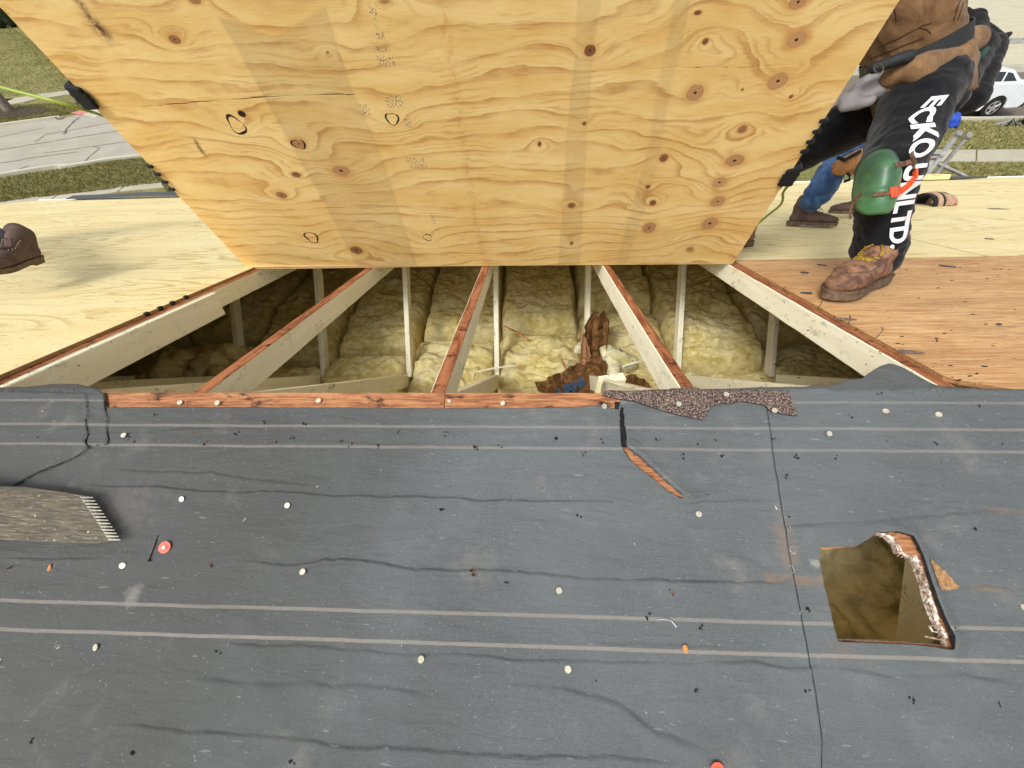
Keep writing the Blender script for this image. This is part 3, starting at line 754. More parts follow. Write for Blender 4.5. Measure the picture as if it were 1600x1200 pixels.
def felt_sheet(x_a, x_b, fixed_l, fixed_r, topl, seed):
    rows_t = np.concatenate([np.linspace(0, 1, 300) * .80, .80 + np.linspace(0, 1, 20)[1:] ** 1.5 * 5.13])
    fine0, fine1 = max(x_a, -1.85), min(x_b, 1.55)
    n = int((fine1 - fine0) / .0034)
    xg = np.linspace(fine0, fine1, n)
    if x_a < fine0: xg = np.concatenate([np.linspace(x_a, fine0, 30)[:-1], xg])
    if x_b > fine1: xg = np.concatenate([xg, np.linspace(fine1, x_b, 30)[1:]])
    Xg, Tg = np.meshgrid(xg, rows_t)
    tl = np.interp(xg, [p[0] for p in topl], [p[1] for p in topl]) + .0012 * fbm(xg * 60, xg * 0, seed)
    w = np.clip(1 - Tg / .16, 0, 1)
    T2 = Tg + tl[None, :] * w
    sx = np.interp(T2, seam_t, seam_x); base = seam_x[4]
    if fixed_r: wgt = np.clip(1 - (x_b - Xg) / .35, 0, 1); X2 = Xg + (sx - .0016 - base) * wgt * 1.0
    else: wgt = np.clip(1 - (Xg - x_a) / .35, 0, 1); X2 = Xg + (sx + .0016 - base) * wgt
    ins = inside(X2, T2, hole) | inside(X2, T2, sliver) | inside(X2, T2, dark_gap)
    q = ins[:-1, :-1] & ins[1:, :-1] & ins[:-1, 1:] & ins[1:, 1:]
    for poly in (hole, sliver, dark_gap):
        i2 = inside(X2, T2, poly)
        if i2.any():
            d, bx, by = seg_dist(X2[i2], T2[i2], poly, True); X2[i2] = bx; T2[i2] = by
    H_ = felt_h(X2, T2)
    P = np.zeros(X2.shape + (3,))
    # local frame MN: y = -t ; beyond the ridge it folds down the far slope
    P[..., 0] = X2; P[..., 1] = -T2; P[..., 2] = H_
    over = T2 < 0
    s_ = -T2
    # far slope point expressed in MN coordinates
    c2, s2 = math.cos(2 * TH), math.sin(2 * TH)
    lift = .004 + .10 * np.clip(s_ - .02, 0, 1)
    P[..., 1] = np.where(over, s_ * c2 + (H_ + lift) * s2, P[..., 1])
    P[..., 2] = np.where(over, -s_ * s2 + (H_ + lift) * c2, P[..., 2])
    me = grid_mesh('underlayment', P, [m_feltm], ~q)
    o = obj('underlayment', me, house, MN)
    so_ = o.modifiers.new('solid', 'SOLIDIFY'); so_.thickness = .0022; so_.offset = -1
    return o
sliver = [PN(*p) for p in [(970, 699), (978, 699), (1002, 717), (1037, 750), (1070, 778), (1062, 779), (1046, 770), (1016, 746), (984, 720)]]
dark_gap = [PN(*p) for p in [(967, 636), (973, 636), (979, 700), (970, 700)]]
felt_l = felt_sheet(XL, seam_x[4], False, True, top_l, 2) if False else None
def build_felt():
    a = felt_sheet(XL, seam_x[4], False, True, top_l, 2)
    b = felt_sheet(seam_x[4], XR, True, False, top_r, 9)
    return a, b
felt_a, felt_b = build_felt()
# added black strips that paint the shade inside the seam and slit gaps
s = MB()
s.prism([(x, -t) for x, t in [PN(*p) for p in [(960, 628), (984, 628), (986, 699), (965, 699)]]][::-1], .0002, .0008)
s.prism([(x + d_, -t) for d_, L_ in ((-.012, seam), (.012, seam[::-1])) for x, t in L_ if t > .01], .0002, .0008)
s.obj('gap_shade_strips', m_black, house, MN)
# torn black edges following the cuts
def edge_tube(pxs, r=.0016, dz=.0004, jagg=.0012, shift=0, name='torn_edge', par=None, mat=None):
    P = [PN(*p) for p in pxs]; rr = random.Random(int(pxs[0][0]))
    P = jag(P, .006, jagg, rr)
    h = np.max([felt_h([p[0] + ox for p in P], [p[1] + oy for p in P]) for ox, oy in ((0, 0), (.005, 0), (-.005, 0), (0, .005), (0, -.005))], axis=0)
    pts = [Vector((p[0], -p[1], float(hh) + dz)) for p, hh in zip(P, h)]
    n = len(pts); rs = [r * (1.0 if 0 < i < n - 1 else .3) * rr.uniform(.7, 1.2) for i in range(n)]
    return MB().tube(pts, rs, 5).obj(name, mat or m_black, par or felt_a, MN)
edge_tube([(166, 619), (169, 640), (172, 656), (171, 670), (174, 688), (172, 695), (145, 697)], .0015)
edge_tube([(143, 634), (142, 646), (140, 662), (144, 680), (140, 692), (145, 702), (125, 716), (95, 728), (60, 742), (35, 756), (25, 760)], .0014)
edge_tube([(970, 698), (970, 730), (971, 760), (972, 785), (972, 790)], .0008, 0, .0003)
edge_tube([(920, 654), (940, 673), (968, 698)], .0006, 0, .0003)
edge_tube([(968, 641), (969, 698)], .001, 0, .0003); edge_tube([(970, 699), (985, 722), (1018, 749), (1048, 773), (1066, 780)], .0014, 0, .0008)
edge_tube([(1070, 777), (1085, 777), (1092, 775), (1104, 773), (1111, 772)], .0009, 0, .0005)
edge_tube([(977, 641), (981, 699), (1004, 716), (1039, 748), (1072, 776), (1088, 776), (1104, 772)], .0036, -.0012, .0004, name='curled_lip', mat=m_feltm)
edge_tube([(185, 767), (178, 785), (171, 800)], .0006, 0, .0003); edge_tube([(147, 851), (140, 868)], .0006, 0, .0003)
edge_tube([(1370, 830), (1398, 829), (1420, 835), (1434, 860), (1448, 900), (1459, 935), (1473, 970), (1483, 990), (1482, 1008)], .0042, -.003, .0008, par=felt_b)
edge_tube([(1465, 691), (1500, 688), (1515, 675), (1528, 660)], .0007, 0, .0006, par=felt_b, mat=m_tearw)
# brown bald patch right of the hole
s = MB(); pp = [PN(*p) for p in [(1441, 868), (1455, 878), (1475, 893), (1496, 918), (1480, 923), (1462, 922)]]
pp = jag(pp + pp[:1], .004, .0012)[:-1]
hh = float(max(felt_h([p[0] for p in pp], [p[1] for p in pp])))
s.prism([(x, -t) for x, t in pp], hh - .002, hh + .0006)
m_bald = plain('bare_brown_fibre', C(172, 134, 92), C(132, 98, 66), 120, bump=.6)
# drape patch on the felt surface
gx, gt = np.meshgrid(np.linspace(min(p[0] for p in pp), max(p[0] for p in pp), 34), np.linspace(min(p[1] for p in pp), max(p[1] for p in pp), 34))
ii = inside(gx, gt, pp); q_ = ii[:-1, :-1] & ii[1:, :-1] & ii[:-1, 1:] & ii[1:, 1:]
Pz = np.stack([gx, -gt, felt_h(gx, gt) + .0045], -1)
obj('bare_patch', grid_mesh('bare_patch', Pz, m_bald, q_), felt_b, MN)

# ---- nails, staples, flecks
def on_felt(px, py, dz=0):
    x, t = PN(px, py); return Vector((x, -t, float(felt_h([x], [t])[0]) + dz))
s = MB(); s.disc((0, 0, .0012), (0, 0, 1), .0062, .0018, 16); s.disc((0, 0, -.012), (0, 0, 1), .0017, .013, 6, 1)
nail_me = mesh('roofing_nail', s.V, s.F, [m_galv, m_rusty], s.mi)
nails = [(201, 682), (288, 780), (451, 790), (477, 893), (873, 922), (887, 1044), (660, 1028), (155, 1010), (197, 883), (1291, 679), (1380, 644), (1462, 649), (1089, 804), (1594, 949),
         (283, 630), (343, 631), (499, 627), (786, 631), (943, 636)]
rr = random.Random(11)
for i, p in enumerate(nails):
    prt = felt_a if p[0] < 1240 else felt_b
    x, t = PN(*p); deck = t < .04 and -1.3 < x < .3
    base = Vector((x, -t, .0005)) if deck else on_felt(*p)
    M = MN @ Matrix.Translation(base + Vector((0, 0, .0055 if i % 3 == 0 else .0022))) @ Matrix.Rotation(rr.uniform(-.25, .25), 4, 'X') @ Matrix.Rotation(rr.uniform(-.25, .25), 4, 'Y')
    obj('roofing_nail', nail_me, house if deck else prt, M)
obj('roofing_nail', nail_me, house, MN @ Matrix.Translation(Vector((PN(702, 627)[0], -PN(702, 627)[1], .0004))) @ Matrix.Scale(.7, 4))
# staples
s = MB(); s.tube([(-.0048, 0, -.0), (-.0048, 0, .001), (-.004, 0, .0014), (.004, 0, .0014), (.0048, 0, .001), (.0048, 0, 0)], .00055, 4)
st_me = mesh('staple', s.V, s.F, m_steel)
s = MB(); s.tube([(-.005, -.006, .001), (-.005, 0, .001), (-.0046, .0005, .001), (.0046, .0005, .001), (.005, 0, .001), (.005, -.006, .0015)], .0005, 4)
st2_me = mesh('staple', s.V, s.F, m_steel)
staples = [(75, 643), (348, 654), (667, 668), (496, 762), (384, 812), (662, 840), (1070, 667), (1180, 647), (1211, 651), (1210, 794), (1145, 804), (1232, 826), (1100, 860), (881, 823), (195, 816), (1247, 955), (1282, 1068), (1549, 942),
           (86, 1039), (212, 1100), (308, 1183), (358, 1007), (788, 1013), (1007, 1110), (869, 1151), (763, 1188), (1507, 666), (1462, 671), (1595, 660), (990, 848), (544, 786), (1050, 1130), (628, 1010), (560, 1180)]
for p in staples:
    o = obj('staple', st_me, None, MN @ Matrix.Translation(on_felt(*p, .0004)) @ Matrix.Rotation(rr.uniform(-1.6, 1.6), 4, 'Z') @ Matrix.Rotation(rr.uniform(-.5, .5), 4, 'X'))
    tag(o, 'small bright straight staple lying on the grey felt', 'staple', 'loose staples scattered on the felt')
for p, a_ in (((1235, 862), 2.4), ((1235, 888), -1.3), ((92, 1009), 2.6)):
    o = obj('staple', st2_me, None, MN @ Matrix.Translation(on_felt(*p, .0008)) @ Matrix.Rotation(a_, 4, 'Z') @ Matrix.Scale(1.25, 4))
    tag(o, {1235862: 'upper of two U shaped staples by the felt seam', 1235888: 'lower of two U shaped staples by the felt seam', 921009: 'U shaped staple left of the nail at lower left'}[int(f'{p[0]}{p[1]}')], 'staple', 'loose staples scattered on the felt')
# torn flecks in the felt
tears = [(70, 682), (85, 682), (60, 626), (142, 634), (206, 686), (212, 693), (245, 649), (306, 676, 1), (326, 692, 1), (374, 679), (416, 660), (477, 665), (459, 683), (430, 692, 1), (535, 691), (549, 697, 1), (592, 699), (622, 677), (699, 678, 1), (744, 702, 1), (779, 699),
         (651, 792), (691, 799), (737, 894, 1), (941, 689), (912, 709), (1027, 686), (1064, 714), (1119, 687), (1085, 693), (1129, 713), (1210, 687), (1242, 715), (1227, 745), (1232, 809), (904, 806), (867, 683, 2), (1527, 636), (1372, 616), (1385, 690), (1461, 692), (1562, 692), (1326, 653),
         (1517, 830), (1247, 940), (1259, 953), (1256, 1076), (1486, 981), (53, 1154), (208, 1172), (343, 1020), (330, 883, 1), (792, 907), (1047, 928, 1), (930, 1066), (1084, 1071), (1095, 977), (1304, 714), (1468, 722), (1010, 960), (1420, 1090), (1560, 1098), (460, 1190), (18, 890), (22, 888, 1)]
for p in tears:
    sz = {0: 1.0, 1: 1.15, 2: 1.8}[p[2] if len(p) > 2 else 0]
    b = on_felt(p[0], p[1]); s = MB()
    for k in range(rr.choice((2, 3, 4))):
        a_ = rr.uniform(0, 6.28); L = rr.uniform(.0035, .0085) * sz; w = L * rr.uniform(.3, .6)
        d = Vector((math.cos(a_), math.sin(a_), 0)); n = Vector((-d.y, d.x, 0)); z = rr.uniform(.0012, .005)
        o_ = Vector((rr.uniform(-.002, .002), rr.uniform(-.002, .002), .0005)) * sz
        V = [o_ - n * w, o_ + n * w, o_ + d * L + n * w * .4 + Vector((0, 0, z)), o_ + d * L * .9 - n * w * .5 + Vector((0, 0, z * .7))]
        V += [v + Vector((0, 0, .0006)) for v in V]
        s.add(V, [(3, 2, 1, 0), (4, 5, 6, 7), (0, 1, 5, 4), (1, 2, 6, 5), (2, 3, 7, 6), (3, 0, 4, 7)], 1 if (len(p) > 2 and k == 0) else 0)
    s.disc((0, 0, .0002), (0, 0, 1), .0022 * sz, .0006, 7)
    s.obj('torn_fleck', [m_black, m_tearw], felt_a if p[0] < 1240 else felt_b, MN @ Matrix.Translation(b))
# chips
def chip(px, py, sz, label, ang):
    s = MB(); P = []
    for i in range(9):
        a_ = i / 9 * 6.28; r_ = rr.uniform(.7, 1.1); P.append((math.cos(a_) * sz * r_ * .7, math.sin(a_) * sz * r_ * 1.3))
    s.prism(P, 0, .003)
    o = s.obj('wood_chip', m_chip, None, MN @ Matrix.Translation(on_felt(px, py, .001)) @ Matrix.Rotation(ang, 4, 'Z') @ Matrix.Rotation(.3, 4, 'X'), bevel=.001)
    tag(o, label, 'wood chip')
chip(82, 887, .007, 'small orange wood chip below the toothed spade', -.3)
chip(1068, 1012, .0085, 'splintered yellow wood chip on the lower white line of the felt', .2)
s = MB(); s.tube([(0, 0, .002), (.006, .004, .006), (.012, .001, .004)], [.002, .0015, .0006], 4)
rq = random.Random(77)
for i in range(60):
    px, py = rq.uniform(1180, 1590), rq.uniform(410, 600)
    if py < 410 + (1420 - px) * .62: continue
    x_, s_ = PF(px, py)
    if s_ < .02: continue
    a_ = rq.uniform(-.5, .5); L = rq.uniform(.002, .007)
    MB().prism([(-L, -L * .3), (L, -L * .2), (L * .8, L * .3), (-L * .7, L * .25)], 0, .0015).obj('dark_crumb', m_black, bpy.data.objects['plywood_panel.021'] if False else house, MF @ Matrix.Translation((x_, s_, .0003)) @ Matrix.Rotation(a_, 4, 'Z'))
# orange capped nails
for (px, py, lab) in ((263, 855, 'round orange plastic cap nail beside the toothed spade'), (1117, 1199, 'orange plastic cap nail cut by the bottom edge of the view')):
    e = empty('cap_nail', MN @ Matrix.Translation(on_felt(px, py, .0055)) @ Matrix.Rotation(.12, 4, 'X') @ Matrix.Rotation(.1, 4, 'Y'), lab, 'nail')
    MB().disc((0, 0, 0), (0, 0, 1), .0128, .0012, 24).disc((0, 0, .0012), (0, 0, 1), .006, .001, 16).obj('plastic_cap', m_redcap, e, bevel=.0004)
    MB().disc((0, 0, .0022), (0, 0, 1), .0034, .0012, 12).obj('nail_head', m_galv, e)
def nail_thing(pts, r, head, label, mat):
    P = [on_felt(*p, dz) for p, dz in pts]; c = P[0].copy()
    e = empty('loose_nail', MN @ Matrix.Translation(c), label, 'nail')
    P = [p - c for p in P]
    MB().tube(P, [r] * (len(P) - 1) + [r * .5], 7).obj('shank', mat, e)
    d = (P[0] - P[1]).normalized(); MB().disc(P[0], d, head, .001, 10).obj('head', mat, e)
nail_thing([((237, 876), .005), ((241, 864), .004), ((246, 850), .004), ((250, 836), .003)], .0021, .006, 'dark bent nail lying between the spade and the orange cap', m_rusty)
nail_thing([((1054, 977), .004), ((1047, 969), .004), ((1038, 966), .005), ((1027, 967), .003)], .0014, .0028, 'bent bright nail crossing the upper white line of the felt', m_steel)
nail_thing([((-14, 1068), .004), ((0, 1044), .004), ((10, 1027), .004)], .0016, .004, 'pale long nail at the left edge of the felt', m_galv)

# ---- shingle remnant
sh_px = [(941, 612), (944, 608), (952, 606), (975, 607), (1000, 606.5), (1038, 605), (1060, 603.5), (1085, 602.5), (1092, 604.5), (1100, 605.5), (1140, 606), (1180, 605.5), (1215, 607), (1231, 608), (1236, 622), (1240, 638), (1245, 650), (1228, 648), (1213, 644), (1204, 641), (1194, 633), (1180, 630),
         (1160, 627), (1150, 629), (1130, 631), (1113, 633), (1107, 641), (1100, 656), (1085, 654), (1060, 648), (1040, 643), (1018, 636), (990, 627), (965, 623), (950, 620)]
def PX2(p):
    if p[1] < 614.3: x, s_ = PF(p[0], p[1], .012); return (x, s_ * .9)
    x, t = PN(p[0], p[1], .012); return (x, -t)
pl = [PX2(p) for p in sh_px]; pl = jag(pl + pl[:1], .008, .0011, random.Random(8))[:-1]
shg = empty('shingle_remnant', MN @ Matrix.Translation((.45, -.02, 0)), 'torn strip of brown granule shingle nailed over the ridge right of centre', 'shingle')
V = []
s = MB().prism(pl[::-1] if False else pl, .0085, .0125, mi=0, side=1)
# densify by slicing is unnecessary: bend over the ridge
for v in s.V:
    if v.y > 0: v.z -= v.y * math.tan(2 * TH) * .8
s.obj('granule_surface', [m_shing, m_black], shg, MN)
for (px, py) in ((1060, 632), (1134, 617), (1209, 642)):
    x, t = PN(px, py, .013); obj('roofing_nail', nail_me, shg, MN @ Matrix.Translation((x, -t, .0145)) @ Matrix.Rotation(rr.uniform(-.2, .2), 4, 'X'))
# ridge-side scrap of pale paper by the flap
s = MB(); P_ = [FAR(*PF(px, py, .006), .006) for px, py in [(1428, 607), (1440, 605), (1456, 604), (1459, 607), (1448, 610), (1434, 609)]]
s.add(P_, [tuple(range(6))]); s.obj('paper_scrap', m_wool, house, I4)

# ================================================================== INSULATION
def batt(x0, x1, y0, y1, seed, label, zt=2.15, lump=.0, hump=0):
    nx, ny = int((x1 - x0) / .010), int((y1 - y0) / .012)
    xs, ys = np.linspace(-1, 1, nx), np.linspace(-1, 1, ny)
    X, Y = np.meshgrid(xs, ys)
    ex = np.sign(X) * np.abs(X) ** 1.0; prof = (1 - np.abs(X) ** 16) ** .5 * (1 - np.abs(Y) ** 26) ** .5
    wx = x0 + (X + 1) / 2 * (x1 - x0); wy = y0 + (Y + 1) / 2 * (y1 - y0)
    edge = .02 * fbm(wy * 5, X * 0, seed + 3); wx = wx + edge * np.abs(X) ** 3
    h = zt - 1.95
    q = wy * 6 + 1.2 * fbm(wx * 3, wy * 3, seed + 6)
    ridg = 1 - np.abs(fbm(wx * 2.2, q, seed, 4)) * 2.4
    z = 1.945 + prof * (h + .035 * fbm(wx * 2.5, wy * 2.2, seed) + .036 * ridg * np.abs(prof) + .03 * fbm(wx * 8, wy * 15, seed + 1) + .010 * fbm(wx * 40, wy * 60, seed + 2, 3)
                        + .03 * np.sin(wy * 3 + seed) * .5 + lump * np.clip(fbm(wx * 2.4, wy * 2.4, seed + 9) + .3, 0, 2) + hump * np.exp(-(Y + .6) ** 2 * 5))
    c = Vector(((x0 + x1) / 2, (y0 + y1) / 2, 1.945))
    P = np.stack([wx - c.x, wy - c.y, z - c.z], -1)
    o = obj('insulation_batt', grid_mesh('insulation_batt', P, m_insulation), None, Matrix.Translation(c))
    return tag(o, label, 'insulation', 'yellow insulation batts between the ceiling joists')
bays = {-5: 'far left bay beyond the braces', -4: 'bay under the left plywood', -3: 'dark bay at left of opening', -2: 'second bay from opening left', -1: 'bay left of the middle rafter', 0: 'bay right of the middle rafter', 1: 'bay right of brown paper',
        2: 'dark bay at right of opening', 3: 'bay under the worker on the right', 4: 'bay at far right inside the roof'}
cuts = {-3: 1.95, -2: 2.05, -1: 2.25, 0: 2.35, 1: 2.6, 2: 1.9}
for k, nm in bays.items():
    a_, b_ = TXk(k) + .020, TXk(k + 1) + .013
    yc = cuts.get(k, 2.2); lump = .12 if k in (-3, -4) else (.10 if k in (2,) else (.05 if k == 1 else 0))
    batt(a_, b_, -.2, yc - .006, 10 + k, 'yellow wool batt, near length, in the ' + nm, 2.14 + (.03 if k == -2 else 0), lump)
    batt(a_, b_, yc + .006, 4.15, 30 + k, 'yellow wool batt, far length, in the ' + nm, 2.155, lump * .8, .03)
    batt(a_, b_, -2.75, -.21, 50 + k, 'yellow wool batt under near slope, in the ' + nm, 2.15, .08 if k > 0 else 0)
batt(TXk(1) + .05, TXk(2) + .56, -.7, 1.05, 91, 'yellow batt added high below the square felt hole to brighten its inside', 2.80, .10)  # extra batt, added close under the hole so its inside catches more light
# torn paper and wool heap
def IN(px, py, z): x, y = PG(px, py, z); return Vector((x, y, z))
def crumple(name, px_poly, z, mat, seed, label, cat, amp=.03, rise=0, th=.002):
    P = [IN(x_, y_, z) for x_, y_ in px_poly]; xs = [p.x for p in P]; ys = [p.y for p in P]
    poly = [(p.x, p.y) for p in P]; n = 46
    gx, gy = np.meshgrid(np.linspace(min(xs), max(xs), n), np.linspace(min(ys), max(ys), n))
    ii = inside(gx, gy, poly); d, bx, by = seg_dist(gx, gy, poly, True)
    cell = max((max(xs) - min(xs)), (max(ys) - min(ys))) / n * 1.0
    near = (~ii) & (d < cell * 1.5); gx2 = np.where(near, bx, gx); gy2 = np.where(near, by, gy); ok = ii | near
    q = ok[:-1, :-1] & ok[1:, :-1] & ok[:-1, 1:] & ok[1:, 1:]
    sz = max(xs) - min(xs)
    zz = z + amp * (np.abs(fbm(gx2 * 9, gy2 * 9, seed, 5)) * 2 - .3) + amp * .3 * fbm(gx2 * 40, gy2 * 40, seed + 1) + rise * np.clip(d / (sz * .3), 0, 1) * ii
    c = P[0]; Pz = np.stack([gx2 - c.x, gy2 - c.y, zz - c.z], -1)
    o = obj(name, grid_mesh(name, Pz, mat, q, smooth=False), None, Matrix.Translation(c))
    so_ = o.modifiers.new('solid', 'SOLIDIFY'); so_.thickness = th
    return tag(o, label, cat)
Z0 = 2.2
crumple('kraft_paper', [(835, 603), (862, 590), (900, 575), (935, 562), (948, 572), (958, 590), (950, 612), (900, 618), (850, 618)], Z0, m_kraft, 3, 'crumpled brown kraft paper spread left of the standing fold', 'paper', .06)
crumple('kraft_paper', [(902, 570), (912, 572), (955, 560), (952, 585), (945, 600), (930, 616), (905, 620), (900, 590)], Z0 + .06, m_kraft, 7, 'glossy brown paper with blue print in front of the standing fold', 'paper', .03, .05)
crumple('kraft_paper', [(952, 592), (985, 588), (1005, 592), (1015, 607), (1000, 612), (960, 612)], Z0 + .02, m_kraft, 9, 'brown paper lump right of the pale board end', 'paper', .05, .05)
# upright fold
def fold(pxs, z, hts, mat, label, name='kraft_paper', th=.003, seed=1):
    rr2 = random.Random(seed); base = [IN(x_, y_, z) for x_, y_ in pxs]; n = 14
    P = np.zeros((n, len(base), 3)); c = base[0]
    for j, b in enumerate(base):
        for i in range(n):
            u = i / (n - 1)
            v = b + Vector((rr2.uniform(-.008, .008), .10 * u * hts[j] / .2 + rr2.uniform(-.008, .008), u * hts[j] + rr2.uniform(-.006, .006)))
            P[i, j] = v - c
    o = obj(name, grid_mesh(name, P, mat, None, False), None, Matrix.Translation(c))
    so_ = o.modifiers.new('solid', 'SOLIDIFY'); so_.thickness = th
    return tag(o, label, 'paper')
fold([(911, 566), (914, 560), (918, 563), (924, 558), (932, 562), (940, 556), (946, 560), (945, 570)], Z0, [.22, .24, .28, .30, .30, .29, .25, .2], m_kraft, 'dark brown kraft paper fold standing upright on the insulation')
fold([(906, 574), (909, 570), (914, 571), (921, 567)], Z0, [.2, .21, .16, .04], m_kraft2, 'pale tan paper facing curled at the left of the dark fold', seed=4)
# blobs ------------------------------------------------------------
def loft(V, Fc, a, b, ra, rb, n=18, side=None, fa=1.0, fb=1.0, caps=True):
    a, b = Vector(a), Vector(b); t = (b - a); L = max(t.length, 1e-6); t = t / L
    s_ = Vector(side) if side is not None else t.orthogonal()
    s_ = (s_ - t * s_.dot(t)).normalized(); u_ = t.cross(s_); rings = []
    m_ = 4
    ks = ([(-math.cos(q) * ra, math.sin(q), 0) for q in [math.pi / 2 * i / m_ for i in range(m_)]] if caps else [])
    rings = []
    if caps: rings += [(a - t * ra * math.cos(q), ra * max(math.sin(q), .05), fa) for q in [math.pi / 2 * i / m_ for i in range(m_)]]
    for i in range(7):
        u = i / 6; rings.append((a.lerp(b, u), ra + (rb - ra) * u, fa + (fb - fa) * u))
    if caps: rings += [(b + t * rb * math.sin(q), rb * max(math.cos(q), .05), fb) for q in [math.pi / 2 * (i + 1) / m_ for i in range(m_)]]
    base = len(V)
    for (c, r_, f_) in rings:
        for j in range(n):
            q = 2 * math.pi * j / n
            V.append(c + s_ * math.cos(q) * r_ + u_ * math.sin(q) * r_ * f_)
    for i in range(len(rings) - 1):
        for j in range(n):
            Fc.append((base + i * n + j, base + i * n + (j + 1) % n, base + (i + 1) * n + (j + 1) % n, base + (i + 1) * n + j))
    Fc.append(tuple(base + j for j in reversed(range(n)))); Fc.append(tuple(base + (len(rings) - 1) * n + j for j in range(n)))
DG = [None]
def blob(name, prims, mat, parent=None, M=None, voxel=.012, smooth=3, wr=0, wf=9, seed=0, fold_dir=None, keepworld=True):
    """prims: (a, b, ra, rb[, side, fa, fb]) in world space -> one continuous surface"""
    V = []; Fc = []
    for p in prims:
        p = list(p) + [None, 1.0, 1.0][len(p) - 4:]
        loft(V, Fc, p[0], p[1], p[2], p[3], 16, p[4], p[5], p[6])
    me = mesh('tmp', V, Fc, mat); o = bpy.data.objects.new('tmp', me); COL.objects.link(o)
    r_ = o.modifiers.new('r', 'REMESH'); r_.mode = 'VOXEL'; r_.voxel_size = voxel; r_.use_smooth_shade = True
    sm_ = o.modifiers.new('s', 'SMOOTH'); sm_.iterations = smooth; sm_.factor = .6
    dg = bpy.context.evaluated_depsgraph_get(); dg.update()
    me2 = bpy.data.meshes.new_from_object(o.evaluated_get(dg)); me2.name = name
    bpy.data.objects.remove(o); bpy.data.meshes.remove(me)
    if wr:
        n = len(me2.vertices); co_ = np.empty(n * 3, np.float32); me2.vertices.foreach_get('co', co_); co_ = co_.reshape(-1, 3).astype(float)
        no = np.empty(n * 3, np.float32); me2.vertices.foreach_get('normal', no); no = no.reshape(-1, 3)
        fd = Vector(fold_dir) if fold_dir else Vector((.4, .3, .9)); fd.normalize()
        A = np.array(fd); al = co_ @ A; e1 = np.array(fd.orthogonal().normalized()); e2 = np.array(fd.cross(Vector(e1)))
        u = co_ @ e1; w_ = co_ @ e2
        k1 = fbm(al * wf + 2 * fbm(u * 4, w_ * 4, seed), u * wf * .35 + w_ * wf * .25, seed + 2, 3)
        k2 = fbm(al * wf * 2.3 + u * 3, w_ * wf * .8, seed + 5, 3)
        d = wr * ((1 - np.abs(k1) * 2.2) * .8 + k2 * .6 - .3)
        co_ += no * d[:, None]; me2.vertices.foreach_set('co', co_.reshape(-1).astype(np.float32)); me2.update()
    me2.polygons.foreach_set('use_smooth', np.ones(len(me2.polygons), bool))
    if not me2.materials: me2.materials.append(mat)
    W_ = WM[parent.name] if parent else (M or I4)
    me2.transform(W_.inverted())
    return obj(name, me2, parent, W_)
def wool(px, py, z, r_, label, seed, mat=None):
    c = IN(px, py, z); rr2 = random.Random(seed)
    prims = [(c + Vector((rr2.uniform(-1, 1), rr2.uniform(-1, 1), rr2.uniform(-.3, .6))) * r_ * .7, c + Vector((rr2.uniform(-1, 1), rr2.uniform(-1, 1), rr2.uniform(-.3, .6))) * r_ * .7, r_ * rr2.uniform(.3, .55), r_ * rr2.uniform(.2, .5)) for _ in range(7)]
    o = blob('torn_wool', prims, mat or m_wool, None, Matrix.Translation(c), .012, 1, .02, 22, seed)
    tag(o, label, 'insulation')
wool(968, 575, Z0 + .02, .11, 'pale torn tuft of glass wool right of the standing paper fold', 1)
wool(951, 553, Z0 + .06, .06, 'small white tuft behind the standing paper fold', 2)
wool(905, 545, Z0 + .08, .05, 'thin white tuft left behind the standing paper fold', 3)
wool(340, 572, Z0 + .0, .17, 'bunched loose wool heap in the dark left bay', 4, m_insulation)
wool(270, 580, Z0 + .0, .18, 'rounded loose wool heap at the dark left end of the opening', 5, m_insulation)
# board end with pale torn foil by the shingle
o = MB().box(-.05, .06, -.02, .02, -.16, .0).obj('board_end', m_lum, None, Matrix.Translation(PC(955, 590, 1.6)) @ Matrix.Rotation(.2, 4, 'Z'), bevel=.003); tag(o, 'pale board end poking up behind the shingle remnant', 'board')
s = MB(); P_ = [PC(*q) for q in [(930, 618, 1.55), (934, 600, 1.56), (936, 592, 1.56), (944, 589, 1.55), (958, 595, 1.5), (985, 604, 1.4), (984, 607, 1.4), (956, 599, 1.5), (944, 594, 1.55), (940, 604, 1.55), (938, 618, 1.54)]]
s.add(P_, [tuple(range(11))]); o = s.obj('torn_foil', m_wool); so_ = o.modifiers.new('solid', 'SOLIDIFY'); so_.thickness = .004; tag(o, 'cream torn membrane draped over the pale board end', 'paper')
# blue print on the paper
def text_mesh(txt, size, ext=0.0, bold=False, font=None):
    c = bpy.data.curves.new('t', 'FONT'); c.body = txt; c.size = size; c.extrude = ext; c.align_x = 'CENTER'; c.align_y = 'CENTER'
    if bold: c.offset = size * .04
    o = bpy.data.objects.new('t', c); COL.objects.link(o)
    dg = bpy.context.evaluated_depsgraph_get(); dg.update()
    me = bpy.data.meshes.new_from_object(o.evaluated_get(dg)); bpy.data.objects.remove(o); bpy.data.curves.remove(c); return me
me = text_mesh('URNI', .085, .0005, True); me.materials.append(m_blue)
c = IN(893, 606, Z0 + .12); a_ = (IN(905, 600, Z0 + .12) - IN(880, 612, Z0 + .12)).normalized(); b_ = (UP - a_ * UP.dot(a_)).normalized()
o = obj('paper_print', me, bpy.data.objects['kraft_paper'], frame(c, a_, b_, a_.cross(b_)))
